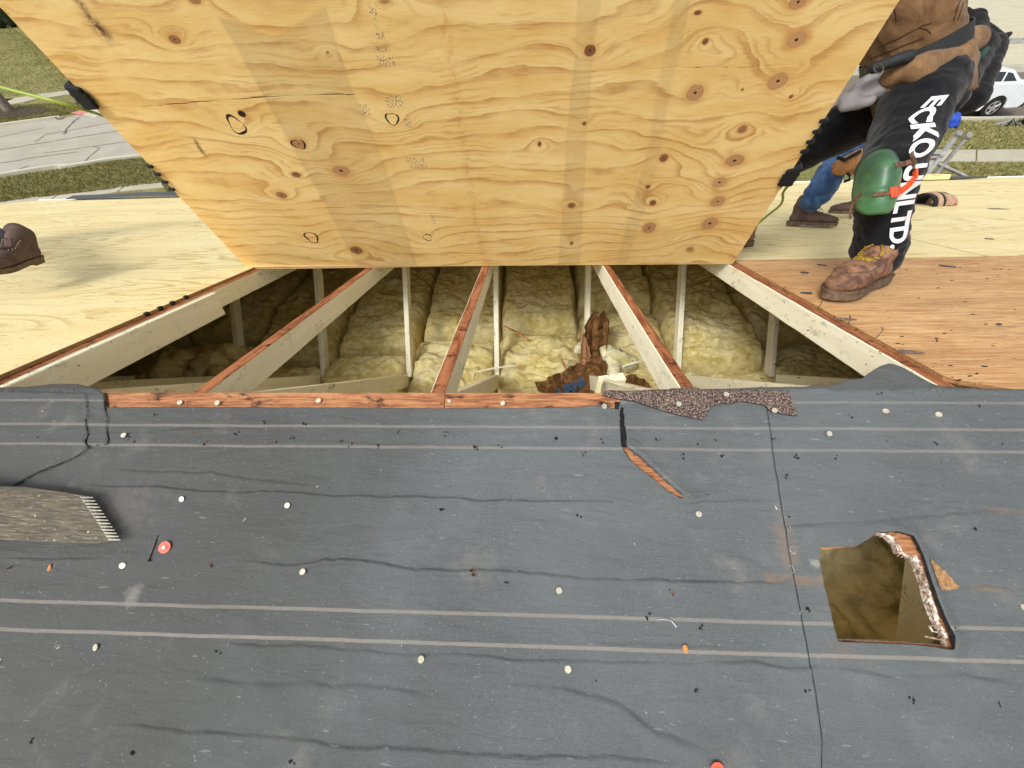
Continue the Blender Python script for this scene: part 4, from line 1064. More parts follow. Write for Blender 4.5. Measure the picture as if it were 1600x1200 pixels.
# splinters on the insulation
def stick(p1, p2, z, w, label, mat):
    a_, b_ = IN(*p1, z), IN(*p2, z); c = a_.copy()
    o = MB().tube([a_ - c, (b_ - c) * .5 + Vector((0, 0, .006)), b_ - c], [w * .6, w, w * .3], 5).obj('wood_splinter', mat, None, Matrix.Translation(c)); tag(o, label, 'splinter')
stick((789, 510), (829, 533), 2.2, .009, 'long brown wood splinter lying right of the middle brace', m_chip)
stick((732, 583), (810, 570), 2.22, .007, 'pale thin splinter pointing from the foot of the middle brace', m_lum)
stick((805, 569), (820, 578), 2.21, .005, 'short brown splinter at the tip of the pale one', m_chip)
stick((740, 592), (744, 580), 2.21, .004, 'tiny brown splinter standing near the ridge board', m_chip)
stick((877, 561), (884, 578), 2.28, .009, 'brown and white wood sliver left of the brown paper', m_chip)
stick((972, 573), (1012, 562), 2.28, .009, 'grey wood sliver right of the torn white wool', m_lum)
stick((968, 545), (990, 565), 2.26, .012, 'weathered grey chip between white wool and right rafter', m_bark)
stick((670, 550), (692, 561), 2.2, .003, 'thin dark twig on the batt left of the middle rafter', m_bark)
stick((520, 592), (580, 560), 2.16, .003, 'dark crooked twig in the gap of the left batt', m_bark)

# small debris and nails along the right panel edge
def far_thing(px, py, sz, label, mat, ang, asp=2.5, name='debris_scrap', cat='debris'):
    x, s_ = PF(px, py); P = []
    for i in range(8):
        a_ = i / 8 * 6.28; r_ = rr.uniform(.7, 1.15); P.append((math.cos(a_) * sz * asp * r_, math.sin(a_) * sz * r_))
    o = MB().prism(P, 0, .004).obj(name, mat, None, MF @ Matrix.Translation((x, s_, .002)) @ Matrix.Rotation(ang, 4, 'Z') @ Matrix.Rotation(.06, 4, 'Y')); tag(o, label, cat)
far_thing(1256, 427, .013, 'dark grey shingle scrap left of the brown boot on old plywood', m_darkmet, -.2, 1.6)
far_thing(1283, 415, .004, 'thin grey scrap behind the brown boot', m_darkmet, -.4, 6)
far_thing(1480, 417, .009, 'grey rubbery scrap on the old plywood near its far edge', m_darkmet, -.5, 4)
far_thing(1260, 459, .008, 'thin veneer flake near the opening edge left of the boot', m_darkmet, -.1, 3)
far_thing(1320, 500, .008, 'flat grey flake below the boot', m_bark, -.1, 4); far_thing(1423, 552, .009, 'flat grey flake near the right corner of the opening', m_bark, -.15, 4)
far_thing(1560, 327, .012, 'long dark scrap lying on the new plywood at right', m_darkmet, 0.02, 9)
far_thing(1560, 508, .006, 'small dark crumb on the right of the old plywood', m_darkmet, .3, 1.5); far_thing(1545, 374, .006, 'small dark twig on the new plywood at right', m_bark, -.3, 4)
def old_nail(p, q, hh):
    x, s_ = PF(*p); a_ = Vector((x, s_, -.002)); r_ = ray(*q)
    b_ = PC(q[0], q[1], (FAR(x, s_) - cam).dot(FW) - .012); b_ = MF.inverted() @ b_
    s2 = MB().tube([a_, a_.lerp(b_, .6) + Vector((.002, 0, .001)), b_], .0015, 5); s2.disc(b_, (b_ - a_), .0034, .001, 8)
    s2.obj('bent_nail', m_rusty, bpy.data.objects['plywood_panel'] if False else house, MF)
for p, q in (((1278, 482), (1284, 471)), ((1326, 506), (1328, 494)), ((1369, 528), (1380, 514)), ((1221, 454), (1227, 448)), ((1464, 534), (1463, 529)), ((1230, 461), (1227, 455))): old_nail(p, q, 0)
# black clip marks along the left panel edge
for px, py in ((230, 489), (248, 480), (266, 472), (286, 463)):
    x, s_ = PF(px, py)
    MB().box(-.006, .008, -.009, .009, -.014, .003).obj('panel_clip', m_black, house, MF @ Matrix.Translation((OL - .003, s_, 0)) @ Matrix.Rotation(.2, 4, 'Z'), bevel=.002)

# ================================================================== HELD SHEET
BL, BR = FAR(*PF(385, 418, -.008), -.008), FAR(*PF(1145, 412.5, -.008), -.008)
ea = (BR - BL); SW = ea.length; ea.normalize()
eb = -(ray(846, 898)).normalized(); eb = (eb - ea * eb.dot(ea)).normalized(); en = ea.cross(eb)
SH = 1.33
MS = frame(BL, ea, eb, en)
def PS(px, py):
    P = hit(px, py, BL, en) - BL; return P.dot(ea), P.dot(eb)
na, nb = 800, 400
ga, gb = np.meshgrid(np.linspace(0, SW, na), np.linspace(0, SH, nb))
grain = 15 * gb + 2.6 * fbm(gb * 2.3, ga * .15, 77, 3) + 2.3 * fbm(ga * .8, gb * 1.7, 41, 2) + 1.0 * fbm(ga * 2.2, gb * 6, 42, 2) + .38 * fbm(ga * 6, gb * 20, 43, 3) + .5 * np.sin(ga * 1.9)
knot = np.full(ga.shape, 9.0); kd = np.zeros(ga.shape); ring = np.zeros(ga.shape)
KN = [(273, 62, 9, 7, .8), (922, 79, 9, 9, 1), (1102, 65, 4.5, 5, 1), (1245, 62, 14, 13, .2), (1215, 127, 15, 13, .25), (1086, 145, 13, 12, .3), (533, 267, 13, 8, .35), (467, 225, 9, 7, .5), (440, 305, 8, 5, .7), (463, 273, 7, 4, .9), (557, 391, 9, 6, .9), (913, 193, 3, 3, 1), (843, 225, 3, 4, 1),
      (1037, 247, 6.5, 6, .9), (1012, 292, 3.5, 3, 1), (1020, 317, 5, 4, 1), (893, 321, 6, 4, .9), (893, 380, 2.5, 2.5, 1), (1014, 356, 10, 8, .4), (1109, 349, 12, 9, .3), (1121, 315, 11, 8, .3), (1124, 285, 10, 8, .2), (1148, 251, 14, 9, .35), (1160, 202, 7, 6, .7), (1078, 389, 5, 3, .5), (1236, 151, 3, 3, 1),
      (1247, 3, 13, 11, .3), (1090, 20, 6, 3.5, 1), (305, 1, 9, 6, .6), (512, 82, 2, 2, 1), (601, 2, 7, 4, .5), (1160, 140, 2, 2, 1)]
RG_ = [(613, 186, 9.5, 9), (487, 371, 9, 8), (668, 371, 6, 5), (467, 225, 10, 7.5), (370, 196, 11, 14)]
for (px, py, rx, ry, dk) in KN:
    a_, b_ = PS(px, py); ax_ = PS(px + rx, py)[0] - a_; by_ = abs(PS(px, py + ry)[1] - b_)
    by_ = min(by_, ax_ * 1.3)
    d = np.sqrt(((ga - a_) / ax_) ** 2 + ((gb - b_) / by_) ** 2)
    rr_ = np.sqrt(((ga - a_) / (ax_ * 3.4 + .022)) ** 2 + ((gb - b_) / (by_ * 2.4 + .016)) ** 2)
    grain += (1.35 if ax_ > .012 else .7) * np.exp(-rr_ ** 1.6) * (1 if (px * 7 + py) % 3 else -1)
    kd = np.where(d < knot, dk, kd); knot = np.minimum(knot, d)
for (px, py, rx, ry) in RG_:
    a_, b_ = PS(px, py); ax_ = PS(px + rx, py)[0] - a_; by_ = abs(PS(px, py + ry)[1] - b_)
    ang = np.arctan2(gb - b_, ga - a_)
    d = np.sqrt(((ga - a_) / ax_) ** 2 + ((gb - b_) / by_) ** 2) + .12 * np.sin(ang * 3 + px)
    w = .22 * (.75 + .35 * np.sin(ang * 2 + px * .3)); ring = np.maximum(ring, np.exp(-((d - 1) / w) ** 2))
    rr_ = np.sqrt(((ga - a_) / (ax_ * 2.8 + .02)) ** 2 + ((gb - b_) / (by_ * 2.0 + .014)) ** 2)
    grain += 1.3 * np.exp(-rr_ ** 1.6)
a_, b_ = PS(378, 178); ring = np.maximum(ring, 1.3 * np.exp(-(((ga - a_) / .016) ** 2 + ((gb - b_) / .013) ** 2) ** 1.5))
purple = np.zeros(ga.shape)
for (pts, w) in (([(124, 4), (138, 22), (150, 36)], .012), ([(145, 34), (160, 50)], .022), ([(304, 218), (312, 232), (319, 240)], .008)):
    d, _, _ = seg_dist(ga, gb, [PS(*p) for p in pts]); purple = np.maximum(purple, np.exp(-(d / w) ** 2))
crack = np.zeros(ga.shape)
for pts, w, st_ in (([(160, 168), (200, 167), (250, 165), (300, 160), (400, 152), (480, 149), (555, 147)], .0022, 1), ([(255, 277), (300, 274), (360, 271)], .0014, .7), ([(800, 120), (870, 116), (960, 110), (1080, 106), (1160, 107), (1245, 100)], .0014, .75),
                 ([(850, 333), (960, 335), (1110, 337)], .001, .6), ([(990, 305), (984, 322)], .001, .7), ([(885, 218), (880, 250)], .001, .7), ([(1190, 268), (1183, 288)], .001, .7), ([(1050, 93), (1085, 95)], .001, .5)):
    P = [PS(*p) for p in pts]; aa = np.array([p[0] for p in P]); bb = np.array([p[1] for p in P])
    if aa[0] > aa[-1]: aa, bb = aa[::-1], bb[::-1]
    d, _, _ = seg_dist(ga, gb + .004 * fbm(ga * 14, ga * 0, 61), P); crack = np.maximum(crack, st_ * np.exp(-(d / w) ** 2) * (.6 + .8 * vn(ga * 20, gb * 0, 5)))
band = np.zeros(ga.shape)
def bandpoly(pxs, amp, soft=.006, edge=.35):
    global band
    amp = amp * 1.0; P = [PS(*p) for p in pxs]; i_ = inside(ga, gb, P); d, _, _ = seg_dist(ga, gb, P, True)
    v = np.where(i_, amp * (1 + edge * np.exp(-d / .012)), amp * np.exp(-(d / soft) ** 2)); band = np.maximum(band, v * (.75 + .5 * fbm(ga * 3, gb * 3, 71)))
bandpoly([(345, 30), (372, 75), (455, 225), (505, 310), (560, 418), (652, 419), (625, 335), (590, 230), (545, 130), (508, 15), (430, 60)], .42)
bandpoly([(905, -40), (945, -40), (925, 80), (917, 200), (912, 300), (905, 418), (872, 418), (880, 320), (887, 200), (900, 80)], .40, .003, .1)
bandpoly([(1062, -40), (1084, -40), (1064, 70), (1045, 140), (1030, 240), (1005, 330), (975, 418), (962, 418), (992, 310), (1015, 230), (1028, 140), (1046, 60)], .34, .006, .2)
glue = np.zeros(ga.shape)
d, _, _ = seg_dist(ga, gb, [PS(*p) for p in [(690, 0), (702, 80), (715, 160), (728, 250), (742, 340), (762, 418)]]); glue = np.exp(-(d / .014) ** 2) * .4
ink = np.zeros(ga.shape)
for (x0, y0, x1, y1) in ((575, 12, 590, 24), (583, 28, 592, 44), (584, 50, 602, 62), (584, 72, 610, 80), (586, 88, 620, 103), (600, 150, 632, 168), (628, 186, 645, 200), (634, 246, 668, 262), (560, 164, 580, 180), (672, 334, 682, 350)):
    x0_, b1_ = PS(x0, y0); x1_, b0_ = PS(x1, y1)
    ink = np.maximum(ink, np.clip(np.minimum.reduce([(ga - min(x0_, x1_)), (max(x0_, x1_) - ga), (gb - b0_), (b1_ - gb)]) / .004 + .5, 0, 1))
P = np.stack([ga, gb, np.zeros(ga.shape)], -1)
me = grid_mesh('face_veneer', P, m_sheet())
for nm, arr in (('grain', grain), ('knot', knot), ('kdark', kd), ('ring', ring), ('purple', purple), ('crack', crack), ('band', band), ('glue', glue), ('ink', ink)):
    at = me.attributes.new(nm, 'FLOAT', 'POINT'); at.data.foreach_set('value', arr.reshape(-1).astype(np.float32))
sheet = empty('held_plywood_sheet', MS, 'large knotty plywood sheet held upright across the roof opening by two workers', 'plywood sheet')
obj('face_veneer', me, sheet)
MB().box(0, SW, 0, SH, -.0122, -.0006).obj('panel_core', [m_newedge], sheet)

print('part1', time.time() - T0)
# ================================================================== SPADE
def NH(px, py, h):
    P = hit(px, py, RID + NN * h, NN); return P
m_blade_ = Mat('worn_spade_steel', .55, .4, .35)
_n = m_blade_.noise(m_blade_.co(1, 9, 1), 22, 5, .7); _w = m_blade_.noise(m_blade_.co(1, 1, 1), 150, 2, .6); _g = m_blade_.noise(m_blade_.co(3, 26, 3), 12, 4, .7)
_c = m_blade_.mix(m_blade_.sm(_n, .35, .65), C(66, 61, 50), C(98, 90, 72)); _c = m_blade_.mix(m_blade_.math('MULTIPLY', m_blade_.sm(_g, .55, .68), .6), _c, C(150, 146, 132))
_c = m_blade_.mix(m_blade_.math('MULTIPLY', m_blade_.sm(_g, .45, .32), .6), _c, C(54, 46, 38)); _c = m_blade_.mix(m_blade_.sm(_w, .7, .74), _c, C(205, 200, 190))
m_spade = m_blade_.out(_c, .55, _n, .3, .001)
m_teeth = plain('ground_steel_teeth', C(150, 146, 132), C(118, 114, 102), 160, .4, .5, .5)
hgt = lambda px: .022 + .00020 * max(0, 190 - px)
b0 = NH(188, 848, .022)
spade = empty('toothed_spade', Matrix.Translation(b0), 'grey toothed roofing spade blade entering from the left edge over the felt', 'spade')
out_px = [(-160, 742), (-60, 752), (0, 760), (40, 761), (90, 768), (134, 774.5)]
n_t = 14; tp = [(137 + (184 - 137) * (i / n_t) ** .95, 775 + (846 - 775) * i / n_t) for i in range(n_t + 1)]
s = MB()
root_ = [(p[0] - 13, p[1]) for p in tp]
poly = out_px + [root_[0]] + root_[1:] + [(150, 849), (60, 846), (0, 843), (-60, 850), (-160, 866)]
P3 = [NH(p[0], p[1], hgt(p[0])) for p in poly]; k = len(P3)
tri = tessellate_polygon([[Vector((p[0], p[1], 0)) for p in poly]])
V = [p - b0 for p in P3] + [p - NN * .003 - b0 for p in P3]
s.add(V, [t for t in tri] + [tuple(i + k for i in reversed(t)) for t in tri] + [(i, (i + 1) % k, (i + 1) % k + k, i + k) for i in range(k)])
s.obj('blade', m_spade, spade)
for i in range(n_t):
    a_, b_ = tp[i], tp[i + 1]; y0, y1 = a_[1] + .6, b_[1] - 1.6
    q = [(root_[i][0] - .5, y0 - .4), (b_[0] + 4, y0 + 1.0), (b_[0] + 4.5, y1 - .2), (root_[i + 1][0] - .5, y1 + .6)]
    P4 = [NH(x_, y_, hgt(x_) + .0002) - b0 for x_, y_ in q]; P4 += [p - NN * .0022 for p in P4]
    MB().add(P4, [(0, 1, 2, 3), (7, 6, 5, 4), (0, 4, 5, 1), (1, 5, 6, 2), (2, 6, 7, 3), (3, 7, 4, 0)]).obj('tooth', m_teeth, spade)
hd = [NH(-150, 805, .10) - b0, NH(-150, 805, .10) - b0 + Vector((-.35, -.10, .14)), NH(-150, 805, .10) - b0 + Vector((-1.0, -.3, .45))]
MB().tube(hd, [.022, .019, .018], 12).obj('handle', m_chip, spade, smooth=True)

# ================================================================== PEOPLE
m_skin = plain('skin', C(196, 148, 118), C(180, 130, 102), 12, .55, .4)
m_hair = plain('dark_hair', C(44, 34, 28), C(30, 24, 20), 60, .7)
m_duck = fabric('brown_duck_canvas', C(128, 98, 68), C(104, 76, 50), 16, .02)
m_duck2 = fabric('light_duck_canvas', C(140, 108, 74), C(110, 82, 54), 16, .03)
m_blackc = fabric('black_sweat_cloth', C(20, 21, 24), C(13, 14, 17), 10, .006)
m_greyc = fabric('grey_sweat_cloth', C(150, 146, 146), C(126, 122, 124), 12, .006)
m_jean = fabric('blue_denim', C(74, 104, 146), C(44, 66, 102), 9, .006)
m_jean2 = fabric('grey_denim', C(96, 100, 112), C(66, 68, 76), 11, .006)
m_navy = fabric('dark_work_shirt', C(70, 74, 84), C(54, 58, 66), 9, .006)
m_glove = fabric('black_glove', C(22, 22, 24), C(14, 14, 16), 40, .002, .6)
m_belt = plain('black_web_belt', C(40, 42, 44), C(28, 30, 32), 260, .6, .4, 0, .5)
m_pouch = fabric('black_pouch_nylon', C(30, 30, 31), C(18, 18, 19), 18, .006)
m_boot = plain('brown_boot_leather', C(150, 112, 86), C(86, 58, 46), 24, .6, .4, 0, .6, .0015)
m_boot2 = plain('dark_brown_suede', C(98, 80, 72), C(76, 60, 54), 14, .8, .2, 0, .5, .001)
m_sole = plain('tan_boot_sole', C(116, 98, 78), C(86, 72, 58), 40, .8)
m_lace = plain('yellow_lace', C(176, 146, 40), C(110, 84, 30), 160, .8)
m_lace2 = plain('dark_lace', C(60, 44, 36), C(40, 30, 26), 160, .8)
m_eye = plain('brass_eyelet', C(222, 206, 160), C(190, 170, 120), 80, .35, .5, .6)
m_white = plain('white_print', C(232, 232, 232), C(220, 220, 222), 60, .7)
m_greenp = plain('green_knee_shell', C(78, 128, 84), C(52, 82, 60), 7, .38, .45, 0, .25, .001)
m_orstrap = plain('orange_strap', C(228, 92, 50), C(208, 76, 40), 60, .5)
m_brstrap = plain('brown_leather_strap', C(112, 82, 62), C(80, 56, 42), 50, .7)
m_tanlea = m_oldwood('tan_leather_pouch', C(166, 118, 72), C(138, 96, 58), C(82, 52, 34), 20, 20)
m_hose = plain('green_hose', C(158, 176, 62), C(140, 158, 52), 6, .45, .5)

def boot(par, heel, toe, up, mat, solemat, lacemat, shaft=(0, 0, .12), L=None, hs_=1.0, name='boot'):
    heel, toe, up = Vector(heel), Vector(toe), Vector(up)
    ex = toe - heel; L = L or ex.length; ex = (ex - up * ex.dot(up)).normalized(); ez = up.normalized(); ey = ez.cross(ex)
    M = frame(heel, ex, ey, ez); k = L / .30
    W_ = lambda x, y, z: M @ Vector((x * k, y * k, z * k * (1 if z < .06 else hs_) + (0 if z < .06 else .06 * k * (1 - hs_))))
    S_ = ey; sh = Vector(shaft)
    pr = [(W_(.034, 0, .046), W_(.15, 0, .052), .034 * k, .040 * k, S_, 1, .95), (W_(.15, 0, .050), W_(.215, .003, .044), .040 * k, .044 * k, S_, .9, .75), (W_(.215, .003, .042), W_(.262, .004, .037), .044 * k, .034 * k, S_, .74, .70),
          (W_(.135, 0, .066), W_(.075, 0, .115), .033 * k, .038 * k, S_, 1, 1.05), (W_(.046, 0, .05), W_(.046, 0, .12), .034 * k, .038 * k, S_, 1.05, 1.1), (W_(.050, 0, .12), W_(.050, 0, .12) + sh * .35, .038 * k, .040 * k, S_, 1.1, 1.1)]
    b = empty_child(name, par, M)
    u_ = blob('upper', pr, mat, b, None, .0042 * k, 4, .0012, 30, 3)
    cx_ = [-.008, -.004, .01, .04, .08, .12, .17, .215, .25, .275, .29, .296]; cy_ = [.004, .018, .028, .033, .031, .031, .037, .043, .040, .029, .016, .005]
    prof = [(float(np.interp(u_, range(12), cx_)), float(np.interp(u_, range(12), cy_))) for u_ in np.linspace(0, 11, 34)]
    o1 = [(x * k, y * k) for x, y in prof] + [(x * k, -y * .93 * k) for x, y in reversed(prof)]
    MB().prism(o1, .0, .017 * k, mi=0).obj('sole', solemat, b, M, bevel=.003)
    o2 = [(x * 1.01 - .001, y * 1.06) for x, y in o1]
    MB().prism(o2, .0175 * k, .023 * k).obj('welt', solemat, b, M, bevel=.001)
    MB().prism([(-.002 * k, -.022 * k), (.07 * k, -.028 * k), (.07 * k, .028 * k), (-.002 * k, .022 * k)], -.012 * k, -.0005).obj('heel_block', solemat, b, M, bevel=.002)
    bv = BVHTree.FromPolygons([v.co.copy() for v in u_.data.vertices], [tuple(p.vertices) for p in u_.data.polygons])
    def on(x, y, d=Vector((.25, 0, 1))):
        d = d.normalized(); o_ = Vector((x * k, y * k, .08 * k)) + d * .3; h_ = bv.ray_cast(o_, -d)
        return (h_[0] + h_[1] * .0016) if h_[0] else None
    rows = [(.185, .016), (.168, .019), (.151, .021), (.135, .022), (.120, .023), (.107, .024), (.096, .026)]
    d_ = Vector((.75, 0, 1)); pts = {}
    for i, (x, y) in enumerate(rows):
        for sg in (-1, 1):
            p = on(x, y * sg, d_)
            if p: pts[(i, sg)] = p
    eb_ = MB(); lb = MB()
    for (i, sg), p in pts.items():
        eb_.disc(p, d_, .0034, .0014, 8)
        for q in (pts.get((i, -sg)), pts.get((i + 1, -sg))):
            if q:
                mid = (p + q) / 2 + d_.normalized() * .005; lb.tube([p + d_.normalized() * .001, mid, q + d_.normalized() * .001], .0021 * k, 5)
    if pts:
        eb_.obj('eyelets', m_eye, b, M); s_ = (list(pts.values())[-1] + list(pts.values())[-2]) / 2
        lb.tube([s_, s_ + Vector((.02, .012, .012)), s_ + Vector((.05, .03, .0)), s_ + Vector((.07, .035, -.02))], .002 * k, 5)
        lb.tube([s_, s_ + Vector((.02, -.015, .01)), s_ + Vector((.04, -.03, -.005)), s_ + Vector((.03, -.045, -.03))], .002 * k, 5)
        lb.obj('laces', lacemat, b, M)
    # moc toe seam
    sm = [on(.262, y_, Vector((.2, 0, 1))) if abs(y_) < .012 else on(.262 - (abs(y_) - .012) * 1.6, y_, Vector((0, 0, 1))) for y_ in (-.036, -.030, -.022, -.012, 0, .012, .022, .030, .036)]
    sm = [q for q in sm if q]
    if len(sm) > 3: MB().tube([on(.17, -.034, Vector((0, 0, 1))) or sm[0]] + sm + [on(.17, .034, Vector((0, 0, 1))) or sm[-1]], .0017, 5).obj('toe_seam', solemat, b, M)
    return b
def empty_child(name, par, M):
    o = bpy.data.objects.new(name, None); return put(o, par, M)
PX3 = lambda px, py, f: PC(px, py, f)
def hand(par, px, py, right, mode, elbow=None, name='glove'):
    a0, b0_ = PS(px, py); sg = 1 if right else -1; A0 = SW if right else 0
    pt = lambda a, b, n: BL + ea * (A0 + sg * a) + eb * (b0_ + b) + en * n
    pr = []
    for i in range(4):
        b = (i - 1.5) * (.0195 if mode == 'full' else .036); ln = [.9, 1.0, .97, .8][i]
        if mode == 'full':
            K = [pt(-.01, b * .9, -.055), pt(.022 * ln, b, -.042), pt(.030 * ln, b * 1.02, -.014), pt(.020 * ln, b * 1.03 + .003, .013), pt(-.024 * ln, b * .9 - .002, .012)]; rs = [.0125, .0132, .0125, .0112, .0095]
        else:
            K = [pt(-.05, b * .6, -.055), pt(-.004, b * .9, -.036), pt(.0075, b, -.010), pt(.004, b, .006), pt(-.010 - .002 * ln, b, .0075)]; rs = [.011, .0105, .0085, .0080, .0072]
        for j in range(4): pr.append((K[j], K[j + 1], rs[j], rs[j + 1]))
    wr = pt(-.12, -.02, -.12)
    pr.append((pt(-.02 if mode == 'full' else -.05, .025, -.06), pt(-.02 if mode == 'full' else -.05, -.025, -.06), .022, .022))
    pr.append((pt(-.03, .012, -.065), pt(-.08, -.01, -.095), .036, .030, eb, .6, .7)); pr.append((pt(-.075, -.01, -.09), wr, .032, .030))
    pr.append((pt(-.06, .035, -.08), pt(-.045, .055, -.045), .015, .013)); pr.append((pt(-.045, .055, -.045), pt(-.03, .05, -.024), .013, .010))
    blob(name, pr, m_glove, par, None, .0036, 2)
    return wr
def person(label, base, Jn, mats, vox=.013, group=None, torso_side=Vector((0, 1, 0)), bulk=1.0, wr=.006):
    e = empty('person', Matrix.Translation(base), label, 'person', group)
    j = {k_: Vector(v) for k_, v in Jn.items()}; sd = Vector(torso_side).normalized()
    up_t = (j['neck'] - j['pelvis']).normalized(); hu = (j['head'] - j['neck']).normalized(); fc = sd.cross(hu).normalized() * -1
    if 'face' in j: fc = (j['face'] - hu * j['face'].dot(hu)).normalized()
    hc = j['head']
    bp = [(j['pelvis'], j['chest'], .13, .14, sd, .7, .7), (j['chest'], j['neck'], .13, .06, sd, .7, .9), (j['neck'], hc, .055, .06), (hc - hu * .01, hc + hu * .045, .078, .085, sd.cross(hu), .85, .85), (hc - hu * .05 + fc * .03, hc - hu * .075 + fc * .045, .05, .035),
          (hc + fc * .085 - hu * .0, hc + fc * .1 - hu * .025, .010, .014), (hc + sd * .078, hc + sd * .08 - hu * .03, .012, .010), (hc - sd * .078, hc - sd * .08 - hu * .03, .012, .010), (hc + fc * .085 - hu * .05 + sd * .018, hc + fc * .085 - hu * .05 - sd * .018, .009, .009)]
    for q in 'lr':
        bp += [(j['sh_' + q], j['el_' + q], .05, .04), (j['el_' + q], j['wr_' + q], .04, .028), (j['chest'], j['sh_' + q], .08, .06), (j['hip_' + q], j['kn_' + q], .075, .052), (j['kn_' + q], j['an_' + q], .052, .038), (j['pelvis'], j['hip_' + q], .1, .08)]
    blob('body', bp, mats['skin'], e, None, .016, 3)
    blob('hair', [(hc + hu * .03 - fc * .015, hc + hu * .06 - fc * .015, .088, .088, sd.cross(hu), .9, .9), (hc - fc * .045, hc + hu * .02 - fc * .04, .07, .075)], m_hair, e, None, .012, 2, .003, 30)
    for q in (-1, 1):
        c_ = hc + fc * .078 + sd * .03 * q + hu * .005; MB().disc(c_ - WM[e.name].translation, fc, .011, .004, 12, 0).disc(c_ - WM[e.name].translation + fc * .004, fc, .005, .001, 10, 1).obj('eye', [m_white, m_glove], e)
    fd = up_t
    jk = [(j['pelvis'] + up_t * .02, j['chest'], .17 * bulk, .18 * bulk, sd, .78, .72), (j['chest'], j['neck'] - up_t * .03, .17 * bulk, .085, sd, .75, .9)]
    if 'hem' in j: jk.append((j['hem'], j['pelvis'] + up_t * .03, .18 * bulk, .175 * bulk, sd, .85, .8))
    for q in 'lr': jk += [(j['chest'] + up_t * .08, j['sh_' + q], .1, .088), (j['sh_' + q], j['el_' + q], .078, .066), (j['el_' + q], j['wr_' + q].lerp(j['el_' + q], .12), .064, .046)]
    jacket = blob('jacket', jk, mats['top'], e, None, vox, 3, wr * 1.9, 8, 5, (Vector((.5, .3, .8))))
    tr = [(j['pelvis'], j['pelvis'] + up_t * .06, .15 * bulk, .15 * bulk, sd, .8, .8)]
    for q in 'lr':
        rt = mats.get('r_' + q, (.108, .078, .074, .058))
        an = j['an_' + q].lerp(j['kn_' + q], .03); a2 = an.lerp(j['kn_' + q], .16)
        tr += [(j['pelvis'], j['hip_' + q], .13 * bulk, rt[0] * 1.05, sd, .9, 1), (j['hip_' + q], j['kn_' + q], rt[0], rt[1]), (j['kn_' + q], a2, rt[2], rt[3]), (a2, an, rt[3] * 1.12, rt[3] * 1.02)]
    trousers = blob('trousers', tr, mats['low'], e, None, vox, 3, wr, 9, 8, (j['kn_l'] - j['an_l']))
    return e, jacket, trousers, j
def PROJ(P):
    d = P - cam; f = d.dot(FW); return 800 + FPX * d.dot(RT) / f, 600 - FPX * d.dot(UP) / f, f

# --- right worker
heel = FAR(*PF(1373, 441), .012); toe = FAR(*PF(1288, 473), .012)
fh = PROJ(heel)[2]
U3 = Vector((0, 0, 1))
an_l = PX3(1371, 401, fh - .075)
kn_l = PX3(1388, 268, fh - .235); hip_l = PX3(1441, 142, fh - .12)
pelvis = PX3(1428, 118, fh - .06); hip_r = PX3(1400, 150, fh + .02)
kn_r = PX3(1222, 252, fh + .27); an_r = FAR(*PF(1160, 372), .10)
chest = PX3(1396, -64, fh - .22); neck = PX3(1352, -210, fh - .30); head = neck + Vector((-.10, -.02, .22))
base_A = (pelvis.x, pelvis.y, heel.z)
sh_l, sh_r = neck + Vector((.03, -.19, -.06)), neck + Vector((-.02, .19, -.06))
JA = dict(pelvis=pelvis, chest=chest, neck=neck, head=head, face=Vector((-1, -.1, -.3)), sh_l=sh_l, sh_r=sh_r, hip_l=hip_l, hip_r=hip_r, kn_l=kn_l, kn_r=kn_r, an_l=an_l, an_r=an_r)
eA0 = bpy.data.objects.new('tmpA', None)
WM['tmpA'] = I4
def edge_pt(px, py, right, a=-.12, n=-.12):
    a0, b_ = PS(px, py); A0 = SW if right else 0; sg = 1 if right else -1
    return BL + ea * (A0 + sg * a) + eb * (b_ - .02) + en * n
wu, wl = edge_pt(1268, 212, True), edge_pt(1240, 275, True)
JA.update(wr_l=wu, wr_r=wl, el_l=sh_l.lerp(wu, .5) + Vector((-.06, .10, -.08)), el_r=sh_r.lerp(wl, .5) + Vector((-.10, .12, -.05)))
JA['hem'] = pelvis + (pelvis - chest).normalized() * .04
A, jacketA, trA, jA = person('worker in brown jacket and black sweatpants with green knee pad, gripping the sheet', base_A, JA, dict(skin=m_skin, top=m_duck, low=m_blackc, r_l=(.122, .092, .090, .080), r_r=(.112, .082, .07, .06)), .008, wr=.016)
hand(A, 1268, 212, True, 'tips'); hand(A, 1240, 274, True, 'full')
boot(A, heel, toe, NF, m_boot, m_sole, m_lace, shaft=(kn_l - an_l).normalized() * .06, hs_=.58)
h2 = FAR(*PF(1172, 384), .012); boot(A, h2, h2 + Vector((-.26, -.12, 0)) * 1.0, NF, m_boot, m_sole, m_lace, shaft=U3 * .12)
# trouser cuff
ax = (kn_l - an_l).normalized()
blob('cuff', [(an_l + ax * -.004, an_l + ax * .004, .074, .076), (an_l + ax * .034, an_l + ax * .040, .088, .090), (an_l + ax * .066, an_l + ax * .08, .078, .082)], m_blackc, A, None, .005, 1, .006, 18, 2, ax)
def seam_on(name, pts, mat, par, bv_, r=.0022):
    P = []
    for p, q in zip(pts[:-1], pts[1:]):
        for u_ in np.linspace(0, 1, 9)[:-1]:
            r_ = ray(p[0] + (q[0] - p[0]) * u_, p[1] + (q[1] - p[1]) * u_).normalized(); h_ = bv_.ray_cast(cam, r_, 3)
            if h_[0]: P.append(h_[0] - r_ * .0005 - WM[par.name].translation)
    if len(P) > 2: MB().tube(P, r, 5).obj(name, mat, par)
m_stitch = plain('dark_brown_stitch', C(70, 48, 30), None, 60)
_bj = BVHTree.FromPolygons([WM[jacketA.name] @ v.co for v in jacketA.data.vertices], [tuple(p.vertices) for p in jacketA.data.polygons])
